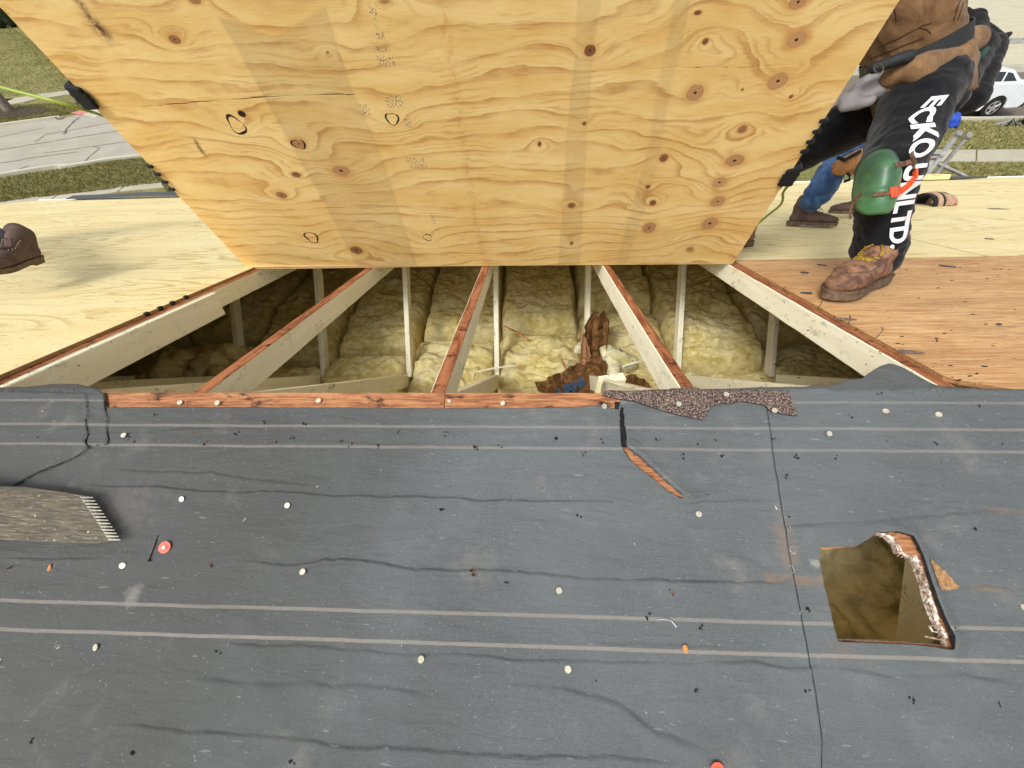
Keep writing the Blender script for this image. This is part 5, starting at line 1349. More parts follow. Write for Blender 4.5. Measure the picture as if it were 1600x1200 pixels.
for pts in ([(1372, 74), (1400, 62), (1436, 43), (1448, 46), (1456, 54)], [(1436, 43), (1446, 38), (1456, 36)], [(1396, 8), (1400, 24), (1401, 34)], [(1360, 92), (1385, 82), (1420, 68), (1446, 58)], [(1500, 0), (1494, 18), (1490, 34)], [(1505, 4), (1500, 22), (1496, 32)]):
    seam_on('seam', pts, m_stitch, A, _bj)
# tool belt following the jacket
bvj = BVHTree.FromPolygons([jacketA.matrix_basis @ Vector() * 0 + WM[jacketA.name] @ v.co for v in jacketA.data.vertices], [tuple(p.vertices) for p in jacketA.data.polygons])
spine = (chest - pelvis).normalized(); spine = (spine + Vector((.16, 0, .0))).normalized()
bc = pelvis + spine * .085; e1 = Vector((0, 1, 0)); e1 = (e1 - spine * e1.dot(spine)).normalized(); e2 = spine.cross(e1)
V = []; nb_ = 64
for i in range(nb_):
    q = 2 * math.pi * i / nb_; d = e1 * math.cos(q) + e2 * math.sin(q)
    rad = 0
    for z in (-.03, 0, .03):
        h_ = bvj.ray_cast(bc + spine * z + d * .6, -d)
        if h_[0]: rad = max(rad, (h_[0] - bc - spine * z).dot(d))
    rad = max(rad, .12) + .004
    V += [bc + d * rad - spine * .027, bc + d * rad + spine * .027, bc + d * (rad - .004) + spine * .027, bc + d * (rad - .004) - spine * .027]
V = [v - Vector(base_A) for v in V]
Fc = [(i * 4 + k_, ((i + 1) % nb_) * 4 + k_, ((i + 1) % nb_) * 4 + (k_ + 1) % 4, i * 4 + (k_ + 1) % 4) for i in range(nb_) for k_ in range(4)]
belt = obj('tool_belt', mesh('tool_belt', V, Fc, m_belt, None, True), A, WM[A.name]); belt.modifiers.new('b', 'EDGE_SPLIT')
fb_ = fh - .06
def blobp(name, pts, mat, par, vox=.007, wr=.004, wf=14, label=None):
    return blob(name, [(PX3(*a_[:3]), PX3(*b_[:3]), a_[3], b_[3]) + tuple(x_) for a_, b_, *x_ in pts], mat, par, None, vox, 2, wr, wf, 4)
pouch = blobp('tool_pouch', [((1522, 30, fb_, .035), (1512, 90, fb_, .075)), ((1520, 80, fb_, .07), (1480, 155, fb_ - .05, .062)), ((1548, 75, fb_, .05), (1520, 155, fb_ - .02, .045)), ((1505, 20, fb_, .02), (1558, 68, fb_ + .02, .028)), ((1565, 62, fb_, .010), (1578, 52, fb_, .008))], m_pouch, A, .007, .007, 16)
o = MB().box(-.028, .028, -.003, .003, -.02, .02).obj('pouch_pocket', m_brstrap, A, frame(PX3(1517, 133, fb_ - .085), (RT * .9 + UP * .4).normalized(), -FW, (UP * .9 - RT * .4).normalized()), bevel=.003)
blobp('hammer_loop', [((1540, 78, fb_ - .07, .012), (1528, 90, fb_ - .08, .015))], plain('dark_green_grip', C(28, 70, 58), None, 20, .5), A, .004, 0)
blobp('belt_pad', [((1366, 106, fb_ - .14, .020), (1420, 88, fb_ - .17, .022))], m_belt, A, .006, .002)
s = MB(); c_ = PX3(1373, 107, fb_ - .19) - Vector(base_A); pts = [c_ + (RT * math.cos(q) + UP * math.sin(q)) * .0165 for q in [i / 16 * 2 * math.pi for i in range(17)]]
s.tube(pts, .0025, 6); s.obj('belt_ring', m_rusty, A)
blobp('hoodie_hem', [((1322, 160, fb_ - .02, .030), (1385, 132, fb_ - .06, .044)), ((1345, 140, fb_ + .0, .04), (1390, 120, fb_ - .02, .05)), ((1318, 168, fb_ - .02, .018), (1360, 157, fb_ - .07, .020))], m_greyc, A, .007, .004)
blobp('jacket_skirt', [((1388, 122, fb_ - .10, .030), (1440, 112, fb_ - .155, .042)), ((1430, 112, fb_ - .15, .045), (1492, 88, fb_ - .13, .055)), ((1440, 96, fb_ - .10, .06), (1515, 66, fb_ - .05, .055)), ((1389, 128, fb_ - .08, .014), (1388, 150, fb_ - .08, .006)), ((1460, 112, fb_ - .1, .045), (1505, 95, fb_ - .03, .038))], m_duck2, A, .005, .009, 7)
# knee pad
nrm = (-(FW) * .75 + Vector((-1, 0, 0)) * .35 + Vector((0, 0, .1))).normalized()
kc = PX3(1376, 284, PROJ(kn_l)[2] - .07); up_k = (PX3(1386, 230, 1.3) - PX3(1378, 338, 1.3)); up_k = (up_k - nrm * up_k.dot(nrm)).normalized(); sk = up_k.cross(nrm)
n = 40; aa, bb = np.meshgrid(np.linspace(-1, 1, n), np.linspace(-1, 1, n)); rr_s = np.sqrt(aa ** 2 + bb ** 2); th_ = np.arctan2(bb, aa)
# map square to disc
sq = np.maximum(abs(aa), abs(bb)); rad = sq; aa2 = rad * np.cos(th_); bb2 = rad * np.sin(th_); se_ = (np.abs(np.cos(th_)) ** 2.7 + np.abs(np.sin(th_)) ** 2.7) ** (-1 / 2.7); aa2 = aa2 * se_; bb2 = bb2 * se_
wd = np.where(bb2 > 0, .066, .066 - .010 * np.abs(np.minimum(bb2, 0)) ** 1.5); xk = aa2 * wd; yk = bb2 * .116
zk = .046 * np.maximum(0, 1 - rad ** 2.4) ** .75 - .045 * (aa2 ** 2) + .012 * np.exp(-((bb2 - .25) / .3) ** 2) - .006 * np.exp(-((bb2 + .42) / .05) ** 2) * (abs(aa2) < .75)
Pk = np.stack([xk, yk, zk], -1)
MK = frame(kc, sk, up_k, nrm)
kp = empty_child('knee_pad', A, MK)
o = obj('pad_shell', grid_mesh('pad_shell', Pk, m_greenp), kp, MK); so_ = o.modifiers.new('solid', 'SOLIDIFY'); so_.thickness = .006; so_.offset = -1
def strap(name, pts, w, mat, par, th=.003, on=None):
    P = []
    for p in pts:
        q = PX3(*p)
        if on is not None:
            r_ = ray(p[0], p[1]).normalized(); h_ = on.ray_cast(cam, r_, 2.4)
            if h_[0]: q = h_[0] - r_ * (th + .0035)
        P.append(q - WM[par.name].translation); Pl = [WM[par.name].to_3x3().inverted() @ p for p in P]
    upl = WM[par.name].to_3x3().inverted() @ UP
    return MB().tube(Pl, w / 2, 8, 0, True, 1.0).obj(name, mat, par) if th is None else flatband(name, Pl, w, th, mat, par, upl)
def flatband(name, P, w, th, mat, par, upv):
    V = []; k_ = len(P)
    for i, p in enumerate(P):
        t = (P[min(i + 1, k_ - 1)] - P[max(i - 1, 0)]).normalized(); u_ = (upv - t * upv.dot(t)).normalized(); n_ = t.cross(u_)
        V += [p + u_ * w / 2 + n_ * th, p - u_ * w / 2 + n_ * th, p - u_ * w / 2 - n_ * th, p + u_ * w / 2 - n_ * th]
    Fc = [(i * 4 + q, i * 4 + (q + 1) % 4, i * 4 + 4 + (q + 1) % 4, i * 4 + 4 + q) for i in range(k_ - 1) for q in range(4)] + [(3, 2, 1, 0), (k_ * 4 - 4, k_ * 4 - 3, k_ * 4 - 2, k_ * 4 - 1)]
    return MB().add(V, Fc).obj(name, mat, par, bevel=.001)
fk = PROJ(kn_l)[2]
def world_bvh(*obs):
    V = []; Fc = []
    for o_ in obs:
        b_ = len(V); V += [WM[o_.name] @ v.co for v in o_.data.vertices]; Fc += [tuple(i + b_ for i in p.vertices) for p in o_.data.polygons]
    return BVHTree.FromPolygons(V, Fc)
KB = world_bvh(bpy.data.objects['pad_shell'], trA)
strap('orange_strap', [(1395, 300, fk - .125), (1408, 297, fk - .11), (1419, 287, fk - .07), (1428, 276, fk - .02), (1430, 264, fk + .04)], .026, m_orstrap, kp, .003, KB)
strap('orange_buckle', [(1393, 301, fk - .135), (1402, 299, fk - .125)], .034, m_orstrap, kp, .004, KB)
strap('lower_strap', [(1364, 304, fk - .118), (1380, 303, fk - .135), (1395, 301, fk - .13)], .014, m_brstrap, kp, .002, KB)
strap('upper_strap', [(1400, 258, fk - .12), (1414, 256, fk - .10), (1424, 252, fk - .04), (1430, 258, fk + .02)], .018, m_brstrap, kp, .003, KB)
strap('upper_strap', [(1424, 238, fk - .02), (1428, 252, fk - .03), (1428, 266, fk - .01)], .02, m_brstrap, kp, .004, KB)
s_ = strap('loose_strap', [(1346, 303, fk - .07), (1336, 312, fk - .09), (1330, 324, fk - .10), (1328, 341, fk - .11)], .014, m_brstrap, kp, .002)
# lettering down the side of the trousers
me = text_mesh('ECKO UNLTD.', 1.0, 0, True); me.materials.append(m_white)
import bmesh
bm = bmesh.new(); bm.from_mesh(me); bmesh.ops.triangulate(bm, faces=bm.faces)
for _ in range(2):
    lg = [e_ for e_ in bm.edges if e_.calc_length() > .12]
    if lg: bmesh.ops.subdivide_edges(bm, edges=lg, cuts=1); bmesh.ops.triangulate(bm, faces=[f_ for f_ in bm.faces if len(f_.verts) > 3])
xs = [v.co.x for v in bm.verts]; ys = [v.co.y for v in bm.verts]; x0, x1_, y0, y1_ = min(xs), max(xs), min(ys), max(ys)
bvt = BVHTree.FromPolygons([WM[trA.name] @ v.co for v in trA.data.vertices], [tuple(p.vertices) for p in trA.data.polygons])
# outer silhouette of the leg seen from the camera side -> centre of the print a little inside of it
path = [(1470, 150), (1458, 185), (1446, 215), (1434, 243), (1424, 268), (1416, 300), (1411, 325), (1404, 347), (1396, 368), (1388, 388)]
def edge_right(px, py):
    x_ = px + 55
    while x_ > px - 60:
        r_ = ray(x_, py).normalized(); h_ = bvt.ray_cast(cam, r_, 2.2)
        if h_[0]: return x_
        x_ -= 1.5
    return px + 15
er = [edge_right(p[0], p[1]) for p in path]
er = [min(e_, p[0] + 46) for e_, p in zip(er, path)]
hw = [14, 19, 20, 18, 17, 16, 15, 15, 14, 12]
L_ = [0]
for a_, b_ in zip(path[:-1], path[1:]): L_.append(L_[-1] + math.hypot(b_[0] - a_[0], b_[1] - a_[1]))
for v in bm.verts:
    u = (v.co.x - x0) / (x1_ - x0); w = (v.co.y - y0) / (y1_ - y0) * 2 - 1; s_l = u * L_[-1]
    py = np.interp(s_l, L_, [p[1] for p in path]); rgt = np.interp(s_l, L_, er) - 2.5; hh_ = np.interp(s_l, L_, hw)
    px = rgt - hh_ + w * hh_
    r_ = ray(px, py + w * -2).normalized(); h_ = bvt.ray_cast(cam, r_, 2.4)
    if h_[0]: P = h_[0] + h_[1] * .0022 - r_ * .0012
    else:
        h_ = bvt.find_nearest(PX3(px, py, fk)); P = h_[0] + h_[1] * .003
    v.co = P - Vector(base_A)
bm.to_mesh(me); bm.free(); me.name = 'leg_lettering'
obj('leg_lettering', me, A, WM[A.name])

# --- second worker behind the sheet
peB = PX3(560, 250, 2.25); chB = PX3(520, 80, 1.85); nkB = PX3(500, -40, 1.62)
wu, wl = edge_pt(135, 150, False), edge_pt(258, 276, False)
shl, shr = nkB + Vector((-.19, .02, -.05)), nkB + Vector((.19, .02, -.05))
JB = dict(pelvis=peB, chest=chB, neck=nkB, head=nkB + Vector((-.02, -.04, .24)), face=Vector((-.3, -1, -.2)), sh_l=shl, sh_r=shr, wr_l=wu, wr_r=wl, el_l=shl.lerp(wu, .5) + Vector((0, .1, -.08)), el_r=shr.lerp(wl, .5) + Vector((.02, .12, -.1)),
          hip_l=peB + Vector((-.1, 0, -.05)), hip_r=peB + Vector((.1, 0, -.05)), kn_l=PX3(440, 320, 2.35), kn_r=PX3(560, 325, 2.4), an_l=FAR(*PF(470, 382), .1), an_r=FAR(*PF(600, 384), .1))
B, _, _, _ = person('worker hidden behind the held sheet, black gloves showing on its left edge', (peB.x, peB.y, FAR(0, 1.9).z), JB, dict(skin=m_skin, top=m_navy, low=m_jean2), .02, torso_side=Vector((1, 0, 0)))
hand(B, 137, 150, False, 'full'); hand(B, 258, 277, False, 'tips')
for a_ in ('an_l', 'an_r'):
    q = JB[a_] - NF * .09; boot(B, q, q + Vector((0, -.28, .09)), NF, m_boot2, m_sole, m_lace2, L=.28)
# --- worker in blue jeans further down the roof
hC, tC = FAR(*PF(1229, 353), .012), FAR(*PF(1304, 356), .012)
fC = PROJ(hC)[2]; anC = hC + (tC - hC).normalized() * .075 + U3 * .165
knC = PX3(1318, 243, fC - .26); hpC = PX3(1384, 196, fC - .2); peC = PX3(1400, 190, fC - .12); chC = PX3(1425, 105, fC - .3); nkC = PX3(1440, 50, fC - .34)
shl, shr = nkC + Vector((-.02, -.16, -.04)), nkC + Vector((.04, .16, -.04))
JC = dict(pelvis=peC, chest=chC, neck=nkC, head=nkC + Vector((.0, .03, .2)), face=Vector((-1, 0, -.2)), sh_l=shl, sh_r=shr, el_l=PX3(1425, 120, fC - .4), el_r=PX3(1430, 140, fC), wr_l=PX3(1405, 170, fC - .4), wr_r=PX3(1400, 170, fC - .05),
          hip_l=hpC, hip_r=peC + Vector((0, .12, -.04)), kn_l=knC, kn_r=PX3(1385, 245, fC - .1), an_l=anC, an_r=PX3(1376, 312, fC + .1))
Cc, _, _, _ = person('worker in blue jeans and brown shoe behind the black clad leg, tan tool pouch', (peC.x, peC.y, hC.z), JC, dict(skin=m_skin, top=m_navy, low=m_jean, r_l=(.115, .095, .09, .078)), .010, wr=.022)
boot(Cc, hC, tC, NF, m_boot2, m_sole, m_lace2, L=.30)
q = JC['an_r'] - NF * .1; boot(Cc, q, q + Vector((-.25, .1, 0)), NF, m_boot2, m_sole, m_lace2, L=.3)
po = blobp('leather_pouch', [((1312, 262, fC - .42, .05), (1345, 245, fC - .42, .05), None, .5, .5), ((1330, 262, fC - .36, .05), (1350, 250, fC - .36, .055), None, .5, .5)], m_tanlea, Cc, .008, .002)
strap('pouch_strap', [(1322, 268, fC - .42), (1328, 275, fC - .42), (1327, 281, fC - .42), (1318, 284, fC - .40)], .016, m_pouch, Cc, .003)
strap('pouch_strap', [(1308, 246, fC - .42), (1320, 250, fC - .46), (1345, 236, fC - .46)], .02, m_pouch, Cc, .004)
# --- worker stepping in at the left
hD = PX3(60, 405, 1.93); tD = PX3(2, 466, 1.74)
anD = PX3(2, 384, 1.80)
fD = PROJ(hD)[2]
knD = PX3(-190, 300, fD + .12); peD = PX3(-420, 190, fD + .15); chD = peD + Vector((-.05, 0, .4)); nkD = chD + Vector((0, 0, .22))
JD = dict(pelvis=peD, chest=chD, neck=nkD, head=nkD + Vector((.02, 0, .22)), face=Vector((1, -.2, -.2)), sh_l=nkD + Vector((0, -.18, -.05)), sh_r=nkD + Vector((0, .18, -.05)), el_l=nkD + Vector((.1, -.22, -.32)), el_r=nkD + Vector((.1, .22, -.32)), wr_l=nkD + Vector((.25, -.2, -.45)), wr_r=nkD + Vector((.25, .2, -.45)),
          hip_l=peD + Vector((0, -.1, -.05)), hip_r=peD + Vector((0, .1, -.05)), kn_l=knD, kn_r=peD + Vector((.05, .12, -.48)), an_l=anD, an_r=peD + Vector((-.2, .12, -.8)))
D_, _, _, _ = person('worker stepping in at left edge, brown boot and grey cuff showing', (peD.x, peD.y, hD.z), JD, dict(skin=m_skin, top=m_navy, low=m_jean2, r_l=(.11, .09, .085, .072)), .012)
boot(D_, hD, tD, (NF + Vector((.25, .1, 0))).normalized(), m_boot2, m_sole, m_lace2, shaft=(knD - anD).normalized() * .12)
q = JD['an_r'] - NF * .1; boot(D_, q, q + Vector((.28, 0, 0)), NF, m_boot2, m_sole, m_lace2)
# hose
hp = [PX3(*q) for q in [(-200, 92, 1.5), (-60, 118, 1.38), (0, 136, 1.36), (80, 157, 1.38), (130, 171, 1.44), (158, 180, 1.53), (185, 192, 1.66), (260, 230, 1.95), (420, 300, 2.1)]] + [FAR(-1.0, 1.5, .02), FAR(.2, 1.6, .012), FAR(1.0, 1.5, .02)] + [PX3(1208, 330, 1.86), PX3(1224, 300, 1.70), PX3(1232, 290, 1.66)]
pp_ = [tuple(p) for p in hp]; sm_ = []
for i in range(len(hp) - 1):
    p0_, p1_, p2_, p3_ = hp[max(i - 1, 0)], hp[i], hp[i + 1], hp[min(i + 2, len(hp) - 1)]
    for t in [k_ / 8 for k_ in range(8)]: sm_.append(.5 * ((2 * p1_) + (-p0_ + p2_) * t + (2 * p0_ - 5 * p1_ + 4 * p2_ - p3_) * t * t + (-p0_ + 3 * p1_ - 3 * p2_ + p3_) * t ** 3))
sm_.append(hp[-1])
tag(MB().tube(sm_, .0055, 8).obj('air_hose', m_hose, smooth=True), 'yellow green air hose running from the left edge to the upper left glove', 'hose')

# ================================================================== KNEE PAD lying on the new plywood
m_tan2 = plain('pale_leather', C(190, 158, 132), C(166, 134, 110), 20, .7)
xk_, sk_ = PF(1455, 320)
MKP = MF @ Matrix.Translation((xk_, sk_, 0)) @ Matrix.Rotation(.25, 4, 'Z')
kp2 = empty('loose_knee_pad', MKP, 'tan leather knee pad with black bands lying alone on the new plywood', 'knee pad')
def arch(x0, x1_, r0_, r1_, h0, h1, mat, name, th=.012, a0=0, a1=math.pi, seg=18):
    V = []
    for (x_, r_, h_) in ((x0, r0_, h0), (x1_, r1_, h1)):
        for i in range(seg + 1):
            q = a0 + (a1 - a0) * i / seg
            for rr_ in (r_, r_ - th): V.append((x_, -math.cos(q) * rr_ * 1.1, math.sin(q) * h_ * rr_ / r_))
    n_ = 2 * (seg + 1); Fc = []
    for i in range(seg):
        a_, b_ = 2 * i, 2 * i + 2
        Fc += [(a_, b_, b_ + n_, a_ + n_), (a_ + 1, a_ + 1 + n_, b_ + 1 + n_, b_ + 1), (a_, a_ + 1, b_ + 1, b_), (a_ + n_, b_ + n_, b_ + 1 + n_, a_ + 1 + n_)]
    Fc += [(0, n_, n_ + 1, 1), (2 * seg, 2 * seg + 1, 2 * seg + 1 + n_, 2 * seg + n_)]
    return mesh(name, V, Fc, mat, None, False)
for nm_, x0_, x1__, r0_, r1_, h0_, h1_, mt in (('liner', -.13, .06, .10, .095, .10, .105, m_pouch), ('shell', -.085, -.045, .108, .110, .108, .112, m_tan2), ('black_band', -.044, -.010, .106, .104, .106, .108, m_pouch), ('shell', -.009, .14, .112, .10, .112, .085, m_tan2)):
    obj(nm_, arch(x0_, x1__, r0_, r1_, h0_, h1_, mt, nm_), kp2, MKP)
MB().tube([(.0, -.12, .004), (.05, -.15, .01), (.09, -.12, .02)], .006, 6).obj('strap', m_tanlea, kp2)

# ================================================================== EAVE: ladder frame, board, flashing
fe = 6.0
lad = empty('ladder_frame', Matrix.Translation(PX3(1440, 285, fe)), 'aluminium ladder frame with spread rails rising above the far eave', 'ladder')
def rail(name, a_, b_, w, h_, m1=None, f_=fe, f2=None):
    P, Q = PX3(a_[0], a_[1], f_), PX3(b_[0], b_[1], f2 or f_); c_ = WM[lad.name].translation
    t = (Q - P).normalized(); n_ = t.cross(FW).normalized()
    V = []
    for p in (P, Q): V += [p + n_ * w - c_, p - n_ * w - c_, p - n_ * w - t.cross(n_) * h_ - c_, p + n_ * w - t.cross(n_) * h_ - c_]
    return MB().add(V, [(0, 1, 5, 4), (1, 2, 6, 5), (2, 3, 7, 6), (3, 0, 4, 7), (3, 2, 1, 0), (4, 5, 6, 7)]).obj(name, m1 or m_alu, lad, bevel=.004)
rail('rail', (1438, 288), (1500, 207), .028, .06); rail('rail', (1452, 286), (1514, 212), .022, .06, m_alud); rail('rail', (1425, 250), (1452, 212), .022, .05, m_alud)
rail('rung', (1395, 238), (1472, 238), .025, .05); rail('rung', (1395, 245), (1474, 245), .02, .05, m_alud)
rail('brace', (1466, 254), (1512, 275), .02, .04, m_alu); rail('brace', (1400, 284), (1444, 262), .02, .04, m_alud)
P_ = [PX3(*q, fe + .05) - WM[lad.name].translation for q in [(1395, 247), (1462, 249), (1446, 282), (1395, 286)]]; P_ += [p + FW * .01 for p in P_]
MB().add(P_, [(0, 1, 2, 3), (7, 6, 5, 4), (0, 4, 5, 1), (1, 5, 6, 2), (2, 6, 7, 3), (3, 7, 4, 0)]).obj('plate', plain('grey_plate', C(176, 170, 162), C(150, 146, 140), 4), lad)
for q in ((1500, 207), (1515, 211)):
    MB().disc(PX3(*q, fe - .04) - WM[lad.name].translation, FW, .05, .05, 12).obj('end_cap', m_alud, lad)
def eave_slab(name, pxs, mat, label, cat, lift=.02, th=.03):
    pts = [PF(*p) for p in pxs]; o = MB().prism([(x, s_) for x, s_ in pts], lift, lift + th).obj(name, mat, None, MF); return tag(o, label, cat)
xa = PF(1395, 281)[0]; xb = PF(1472, 281)[0]; xc = PF(1535, 280)[0]
o = MB().box(xa, xb, SE - .25, SE - .02, .012, .075).obj('pale_board', m_newply, None, MF, bevel=.004); tag(o, 'pale plywood offcut lying on the eave under the ladder frame', 'board')
o = MB().prism([(xb + .01, SE - .22), (xc + .1, SE - .15), (xb + .1, SE + .16), (xb + .01, SE + .16)], .012, .03).obj('slate_flashing', m_darkmet, None, MF @ Matrix.Rotation(0, 4, 'X')); tag(o, 'dark slate coloured flashing scrap on the eave right of the ladder frame', 'flashing')

# ================================================================== TREE, CARS, LAWN THINGS
def tree(px, py, h, label, seed, r_=.17):
    x, y = PG(px, py); rr2 = random.Random(seed)
    e = empty('young_tree', (x, y, 0), label, 'tree')
    tr = MB(); tr.tube([(0, 0, -.1), (0, 0, .12), (.02, 0, 1.2), (-.03, .03, h * .55), (.0, .0, h)], [r_ * 1.7, r_ * 1.05, r_ * .9, r_ * .6, r_ * .1], 12)
    tr.obj('trunk', m_bark, e, smooth=True)
    br = MB()
    def grow(p, d, L, r, lv):
        q = p + d * L; mid = p + d * L * .5 + Vector((rr2.uniform(-.06, .06), rr2.uniform(-.06, .06), 0)) * L
        br.tube([p, mid, q], [r, r * .8, r * .55], 5)
        if lv:
            for _ in range(3):
                nd = (d + Vector((rr2.uniform(-.8, .8), rr2.uniform(-.8, .8), rr2.uniform(-.1, .5)))).normalized(); grow(p.lerp(q, rr2.uniform(.4, 1)), nd, L * .62, r * .5, lv - 1)
    for i in range(9):
        a_ = i * 2.4; z = h * (.4 + .06 * i); grow(Vector((0, 0, z)), Vector((math.cos(a_), math.sin(a_), .9)).normalized(), h * .28 * (1 - i * .05), r_ * .4, 3)
    br.obj('crown', m_bark, e)
tree(16, 174, 6.5, 'young bare tree in a dark mulch ring beyond the street at left', 5)
x, y = PG(18, 178); n = 26; P_ = [(x + math.cos(i / n * 6.283) * (1.45 + .25 * random.random()), y + math.sin(i / n * 6.283) * (.75 + .15 * random.random())) for i in range(n)]
tag(MB().prism(P_, 0, .05).obj('mulch_ring', m_mulch), 'dark mulch spread round the young tree', 'mulch', kind='stuff')
tree(-60, 60, 8, 'bare tree further back at the upper left', 9, .2)
# dark hedge top left
x, y = PG(4, 44)
hb = blob('hedge', [((x - 3 + i * .8, y + random.uniform(-.3, .3), .6), (x - 3 + i * .8, y, 1.2), .6, .5) for i in range(6)], plain('dark_evergreen', C(62, 74, 52), C(40, 50, 36), 5, .95, .1, 0, 1, .05), None, Matrix.Translation((x, y, 0)), .08, 1, .12, 2.5)
tag(hb, 'dark clipped evergreen hedge at the top left corner', 'hedge')

m_tyre = plain('tyre_rubber', C(34, 34, 35), None, 20, .8); m_rim = plain('alloy_rim', C(190, 190, 190), C(160, 160, 160), 8, .35, .5, .6)
m_carw = plain('white_car_paint', C(222, 228, 232), C(216, 222, 226), 3, .25, .5, 0, 0); m_card = plain('dark_car_paint', C(44, 46, 52), C(38, 40, 46), 3, .25, .5, 0, 0)
m_glass = plain('tinted_glass', C(30, 38, 44), C(36, 44, 50), 3, .08, .6, 0, 0); m_trim = plain('black_trim', C(30, 31, 33), None, 10, .6); m_tail = plain('red_tail_lamp', C(150, 24, 24), C(120, 20, 20), 10, .25, .5)
def car(x, y, ang, paint, label, bump=None):
    M = Matrix.Translation((x, y, .016)) @ Matrix.Rotation(ang, 4, 'Z') @ Matrix.Scale(.8, 4)
    e = empty('parked_car', M, label, 'car')
    # profile, x from rear (0) to front (4.7)
    def archp(cx, r=.37): return [(cx + r * math.cos(q), .33 + r * math.sin(q)) for q in [math.pi * (i / 10) for i in range(11)]][::1]
    low = [(.02, .42), (.0, .75), (.03, 1.0), (.22, 1.06), (.9, 1.08), (3.2, 1.02), (4.2, .92), (4.62, .78), (4.7, .5), (4.62, .26)]
    prof = low + [(p[0], max(p[1], .26)) for p in archp(3.75)] + [(3.3, .24), (1.4, .24)] + [(p[0], max(p[1], .26)) for p in archp(.98)] + [(.5, .30), (.12, .32)]
    Mx = M @ frame(Vector((0, .9, 0)), Vector((1, 0, 0)), Vector((0, 0, 1)), Vector((0, -1, 0)))
    MB().prism([(p[0], p[1]) for p in prof][::-1], 0, 1.8).obj('body', paint, e, Mx, bevel=.06, seg=3)
    # greenhouse tapering inwards
    g = [(.50, 1.05), (1.05, 1.42), (1.5, 1.47), (2.6, 1.45), (3.45, 1.03)]
    V = []
    for sg in (-1, 1):
        for (px_, pz) in g: V.append((px_, sg * (.84 - (pz - 1.05) * .26), pz))
    k_ = len(g); Fc = [tuple(range(k_)), tuple(reversed(range(k_, 2 * k_)))] + [(i, i + k_, (i + 1) % k_ + k_, (i + 1) % k_) for i in range(k_)]
    MB().add(V, Fc).obj('cabin', paint, e, bevel=.04, seg=2)
    for sg in (-1, 1):
        for poly in ([(.80, 1.12), (1.08, 1.34), (1.25, 1.37), (1.25, 1.12)], [(1.32, 1.12), (1.32, 1.38), (2.0, 1.40), (2.0, 1.12)], [(2.07, 1.12), (2.07, 1.40), (2.5, 1.38), (3.1, 1.12)]):
            V = [(a_, sg * (.852 - (b_ - 1.05) * .26), b_) for a_, b_ in poly] + [(a_, sg * (.83 - (b_ - 1.05) * .26), b_) for a_, b_ in poly]
            MB().add(V, [(0, 1, 2, 3), (7, 6, 5, 4), (0, 4, 5, 1), (1, 5, 6, 2), (2, 6, 7, 3), (3, 7, 4, 0)]).obj('side_window', m_glass, e)
    V = [(.59, -.68, 1.12), (.59, .68, 1.12), (.98, .62, 1.385), (.98, -.62, 1.385)]; V = [(a_ - .012, b_, c_ + .012) for a_, b_, c_ in V]; MB().add(V + [(a_ + .02, b_, c_) for a_, b_, c_ in V], [(0, 1, 2, 3), (7, 6, 5, 4), (0, 4, 5, 1), (1, 5, 6, 2), (2, 6, 7, 3), (3, 7, 4, 0)]).obj('rear_window', m_glass, e)
    MB().box(-.08, .14, -.88, .88, .33, .62).obj('rear_bumper', bump or m_trim, e, bevel=.05, seg=2)
    for sg in (-1, 1):
        MB().box(-.012, .16, sg * .78 - .11, sg * .78 + .125, .70, 1.0).obj('tail_lamp', m_tail, e, bevel=.02)
    for cx in (.98, 3.75):
        for sg in (-1, 1):
            w_ = MB(); c_ = Vector((cx, sg * .80, .335)); nn_ = Vector((0, sg, 0))
            w_.disc(c_ - nn_ * .1, nn_, .335, .2, 28)
            o = w_.obj('wheel', m_tyre, e, bevel=.03, seg=2)
            r2 = MB(); r2.disc(c_ + nn_ * .1, nn_, .215, .006, 24)
            for q in range(5):
                a_ = q * 2 * math.pi / 5; d = Vector((math.cos(a_), 0, math.sin(a_)))
                r2.tube([c_ + nn_ * .112, c_ + nn_ * .112 + d * .2], [.04, .028], 5)
            ob = r2.obj('rim', m_rim, o, WM[o.name])
            for q in range(5):
                a_ = (q + .5) * 2 * math.pi / 5; MB().disc(c_ + nn_ * .1065 + Vector((math.cos(a_), 0, math.sin(a_))) * .135, nn_, .042, .003, 10).obj('rim_opening', m_tyre, o, WM[o.name])
    return e
gx_, gy_ = PG(1538, 186)
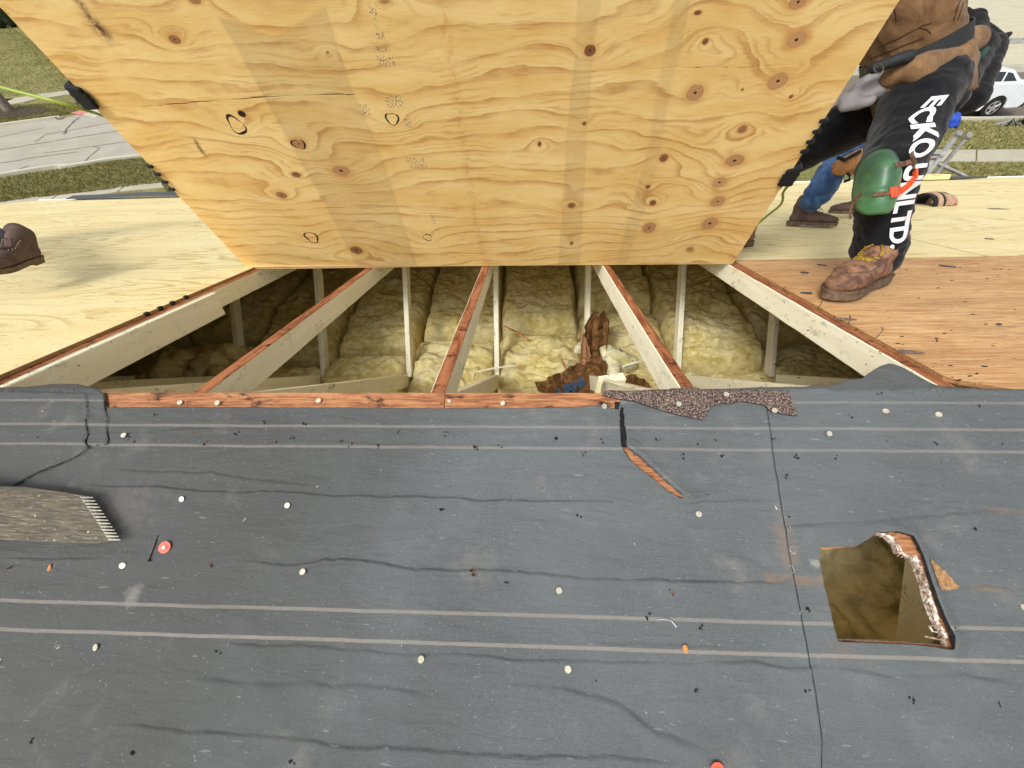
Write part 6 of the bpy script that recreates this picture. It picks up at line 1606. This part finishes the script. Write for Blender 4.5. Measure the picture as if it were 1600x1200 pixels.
# rear wheel (local x .98) stands at gx_, its outer face at gy_
car(gx_ + .98 * .8, gy_ + .9 * .8, math.pi, m_carw, 'white car parked at the kerb behind the black tool pouch')
car(gx_ + 2.1, gy_ + .8, 0, m_card, 'dark car with red tail lamps cut by the right edge of the view', m_alud)
# ladder on the pavement beyond
lx, ly = PG(1500, 72)
l2 = empty('lying_ladder', (lx, ly, .02), 'aluminium ladder lying on the beige driveway beyond the cars', 'ladder')
for dy in (0, .55):
    MB().box(0, 7, dy, dy + .06, 0, .09).obj('rail', m_alu, l2)
for i in range(24): MB().box(.15 + i * .29, .19 + i * .29, .06, .55, .02, .06).obj('rung', m_alu, l2)
# blue bag and dark heap on the lawn strip
x, y = PG(1468, 200)
m_bluet = plain('blue_tarp', C(44, 86, 190), C(28, 54, 140), 6, .5, .4, 0, .8, .02)
o = blob('blue_tarp_bundle', [((x - .3, y, .16), (x + .25, y + .05, .18), .2, .18), ((x - .1, y + .1, .34), (x + .1, y + .1, .36), .17, .13), ((x - .45, y - .05, .08), (x + .3, y - .1, .08), .09, .09)], m_bluet, None, Matrix.Translation((x, y, 0)), .03, 1, .06, 4)
tag(o, 'bright blue tarp bundle on the lawn strip behind the lettered leg', 'tarp')
x, y = PG(1576, 197); s = MB(); rr2 = random.Random(4)
for _ in range(16):
    p = Vector((rr2.uniform(-.3, .3), rr2.uniform(-.15, .15), .02)); s.tube([p, p + Vector((rr2.uniform(-.2, .2), rr2.uniform(-.1, .1), rr2.uniform(.03, .2))), p + Vector((rr2.uniform(-.3, .3), rr2.uniform(-.1, .1), .02))], .012, 5, rr2.choice((0, 1)))
o = s.obj('cable_heap', [m_trim, m_alu], None, Matrix.Translation((x, y, 0))); tag(o, 'small tangled heap of dark and silver cable on the lawn strip', 'cable')
x, y = PG(1604, 196); o = blob('black_bag', [((x, y, .12), (x + .4, y, .14), .16, .2), ((x + .1, y + .05, .3), (x + .3, y, .3), .12, .1)], m_trim, None, Matrix.Translation((x, y, 0)), .03, 1, .04, 4); tag(o, 'black bag on the lawn strip at the right edge', 'bag')
print('total', time.time() - T0)
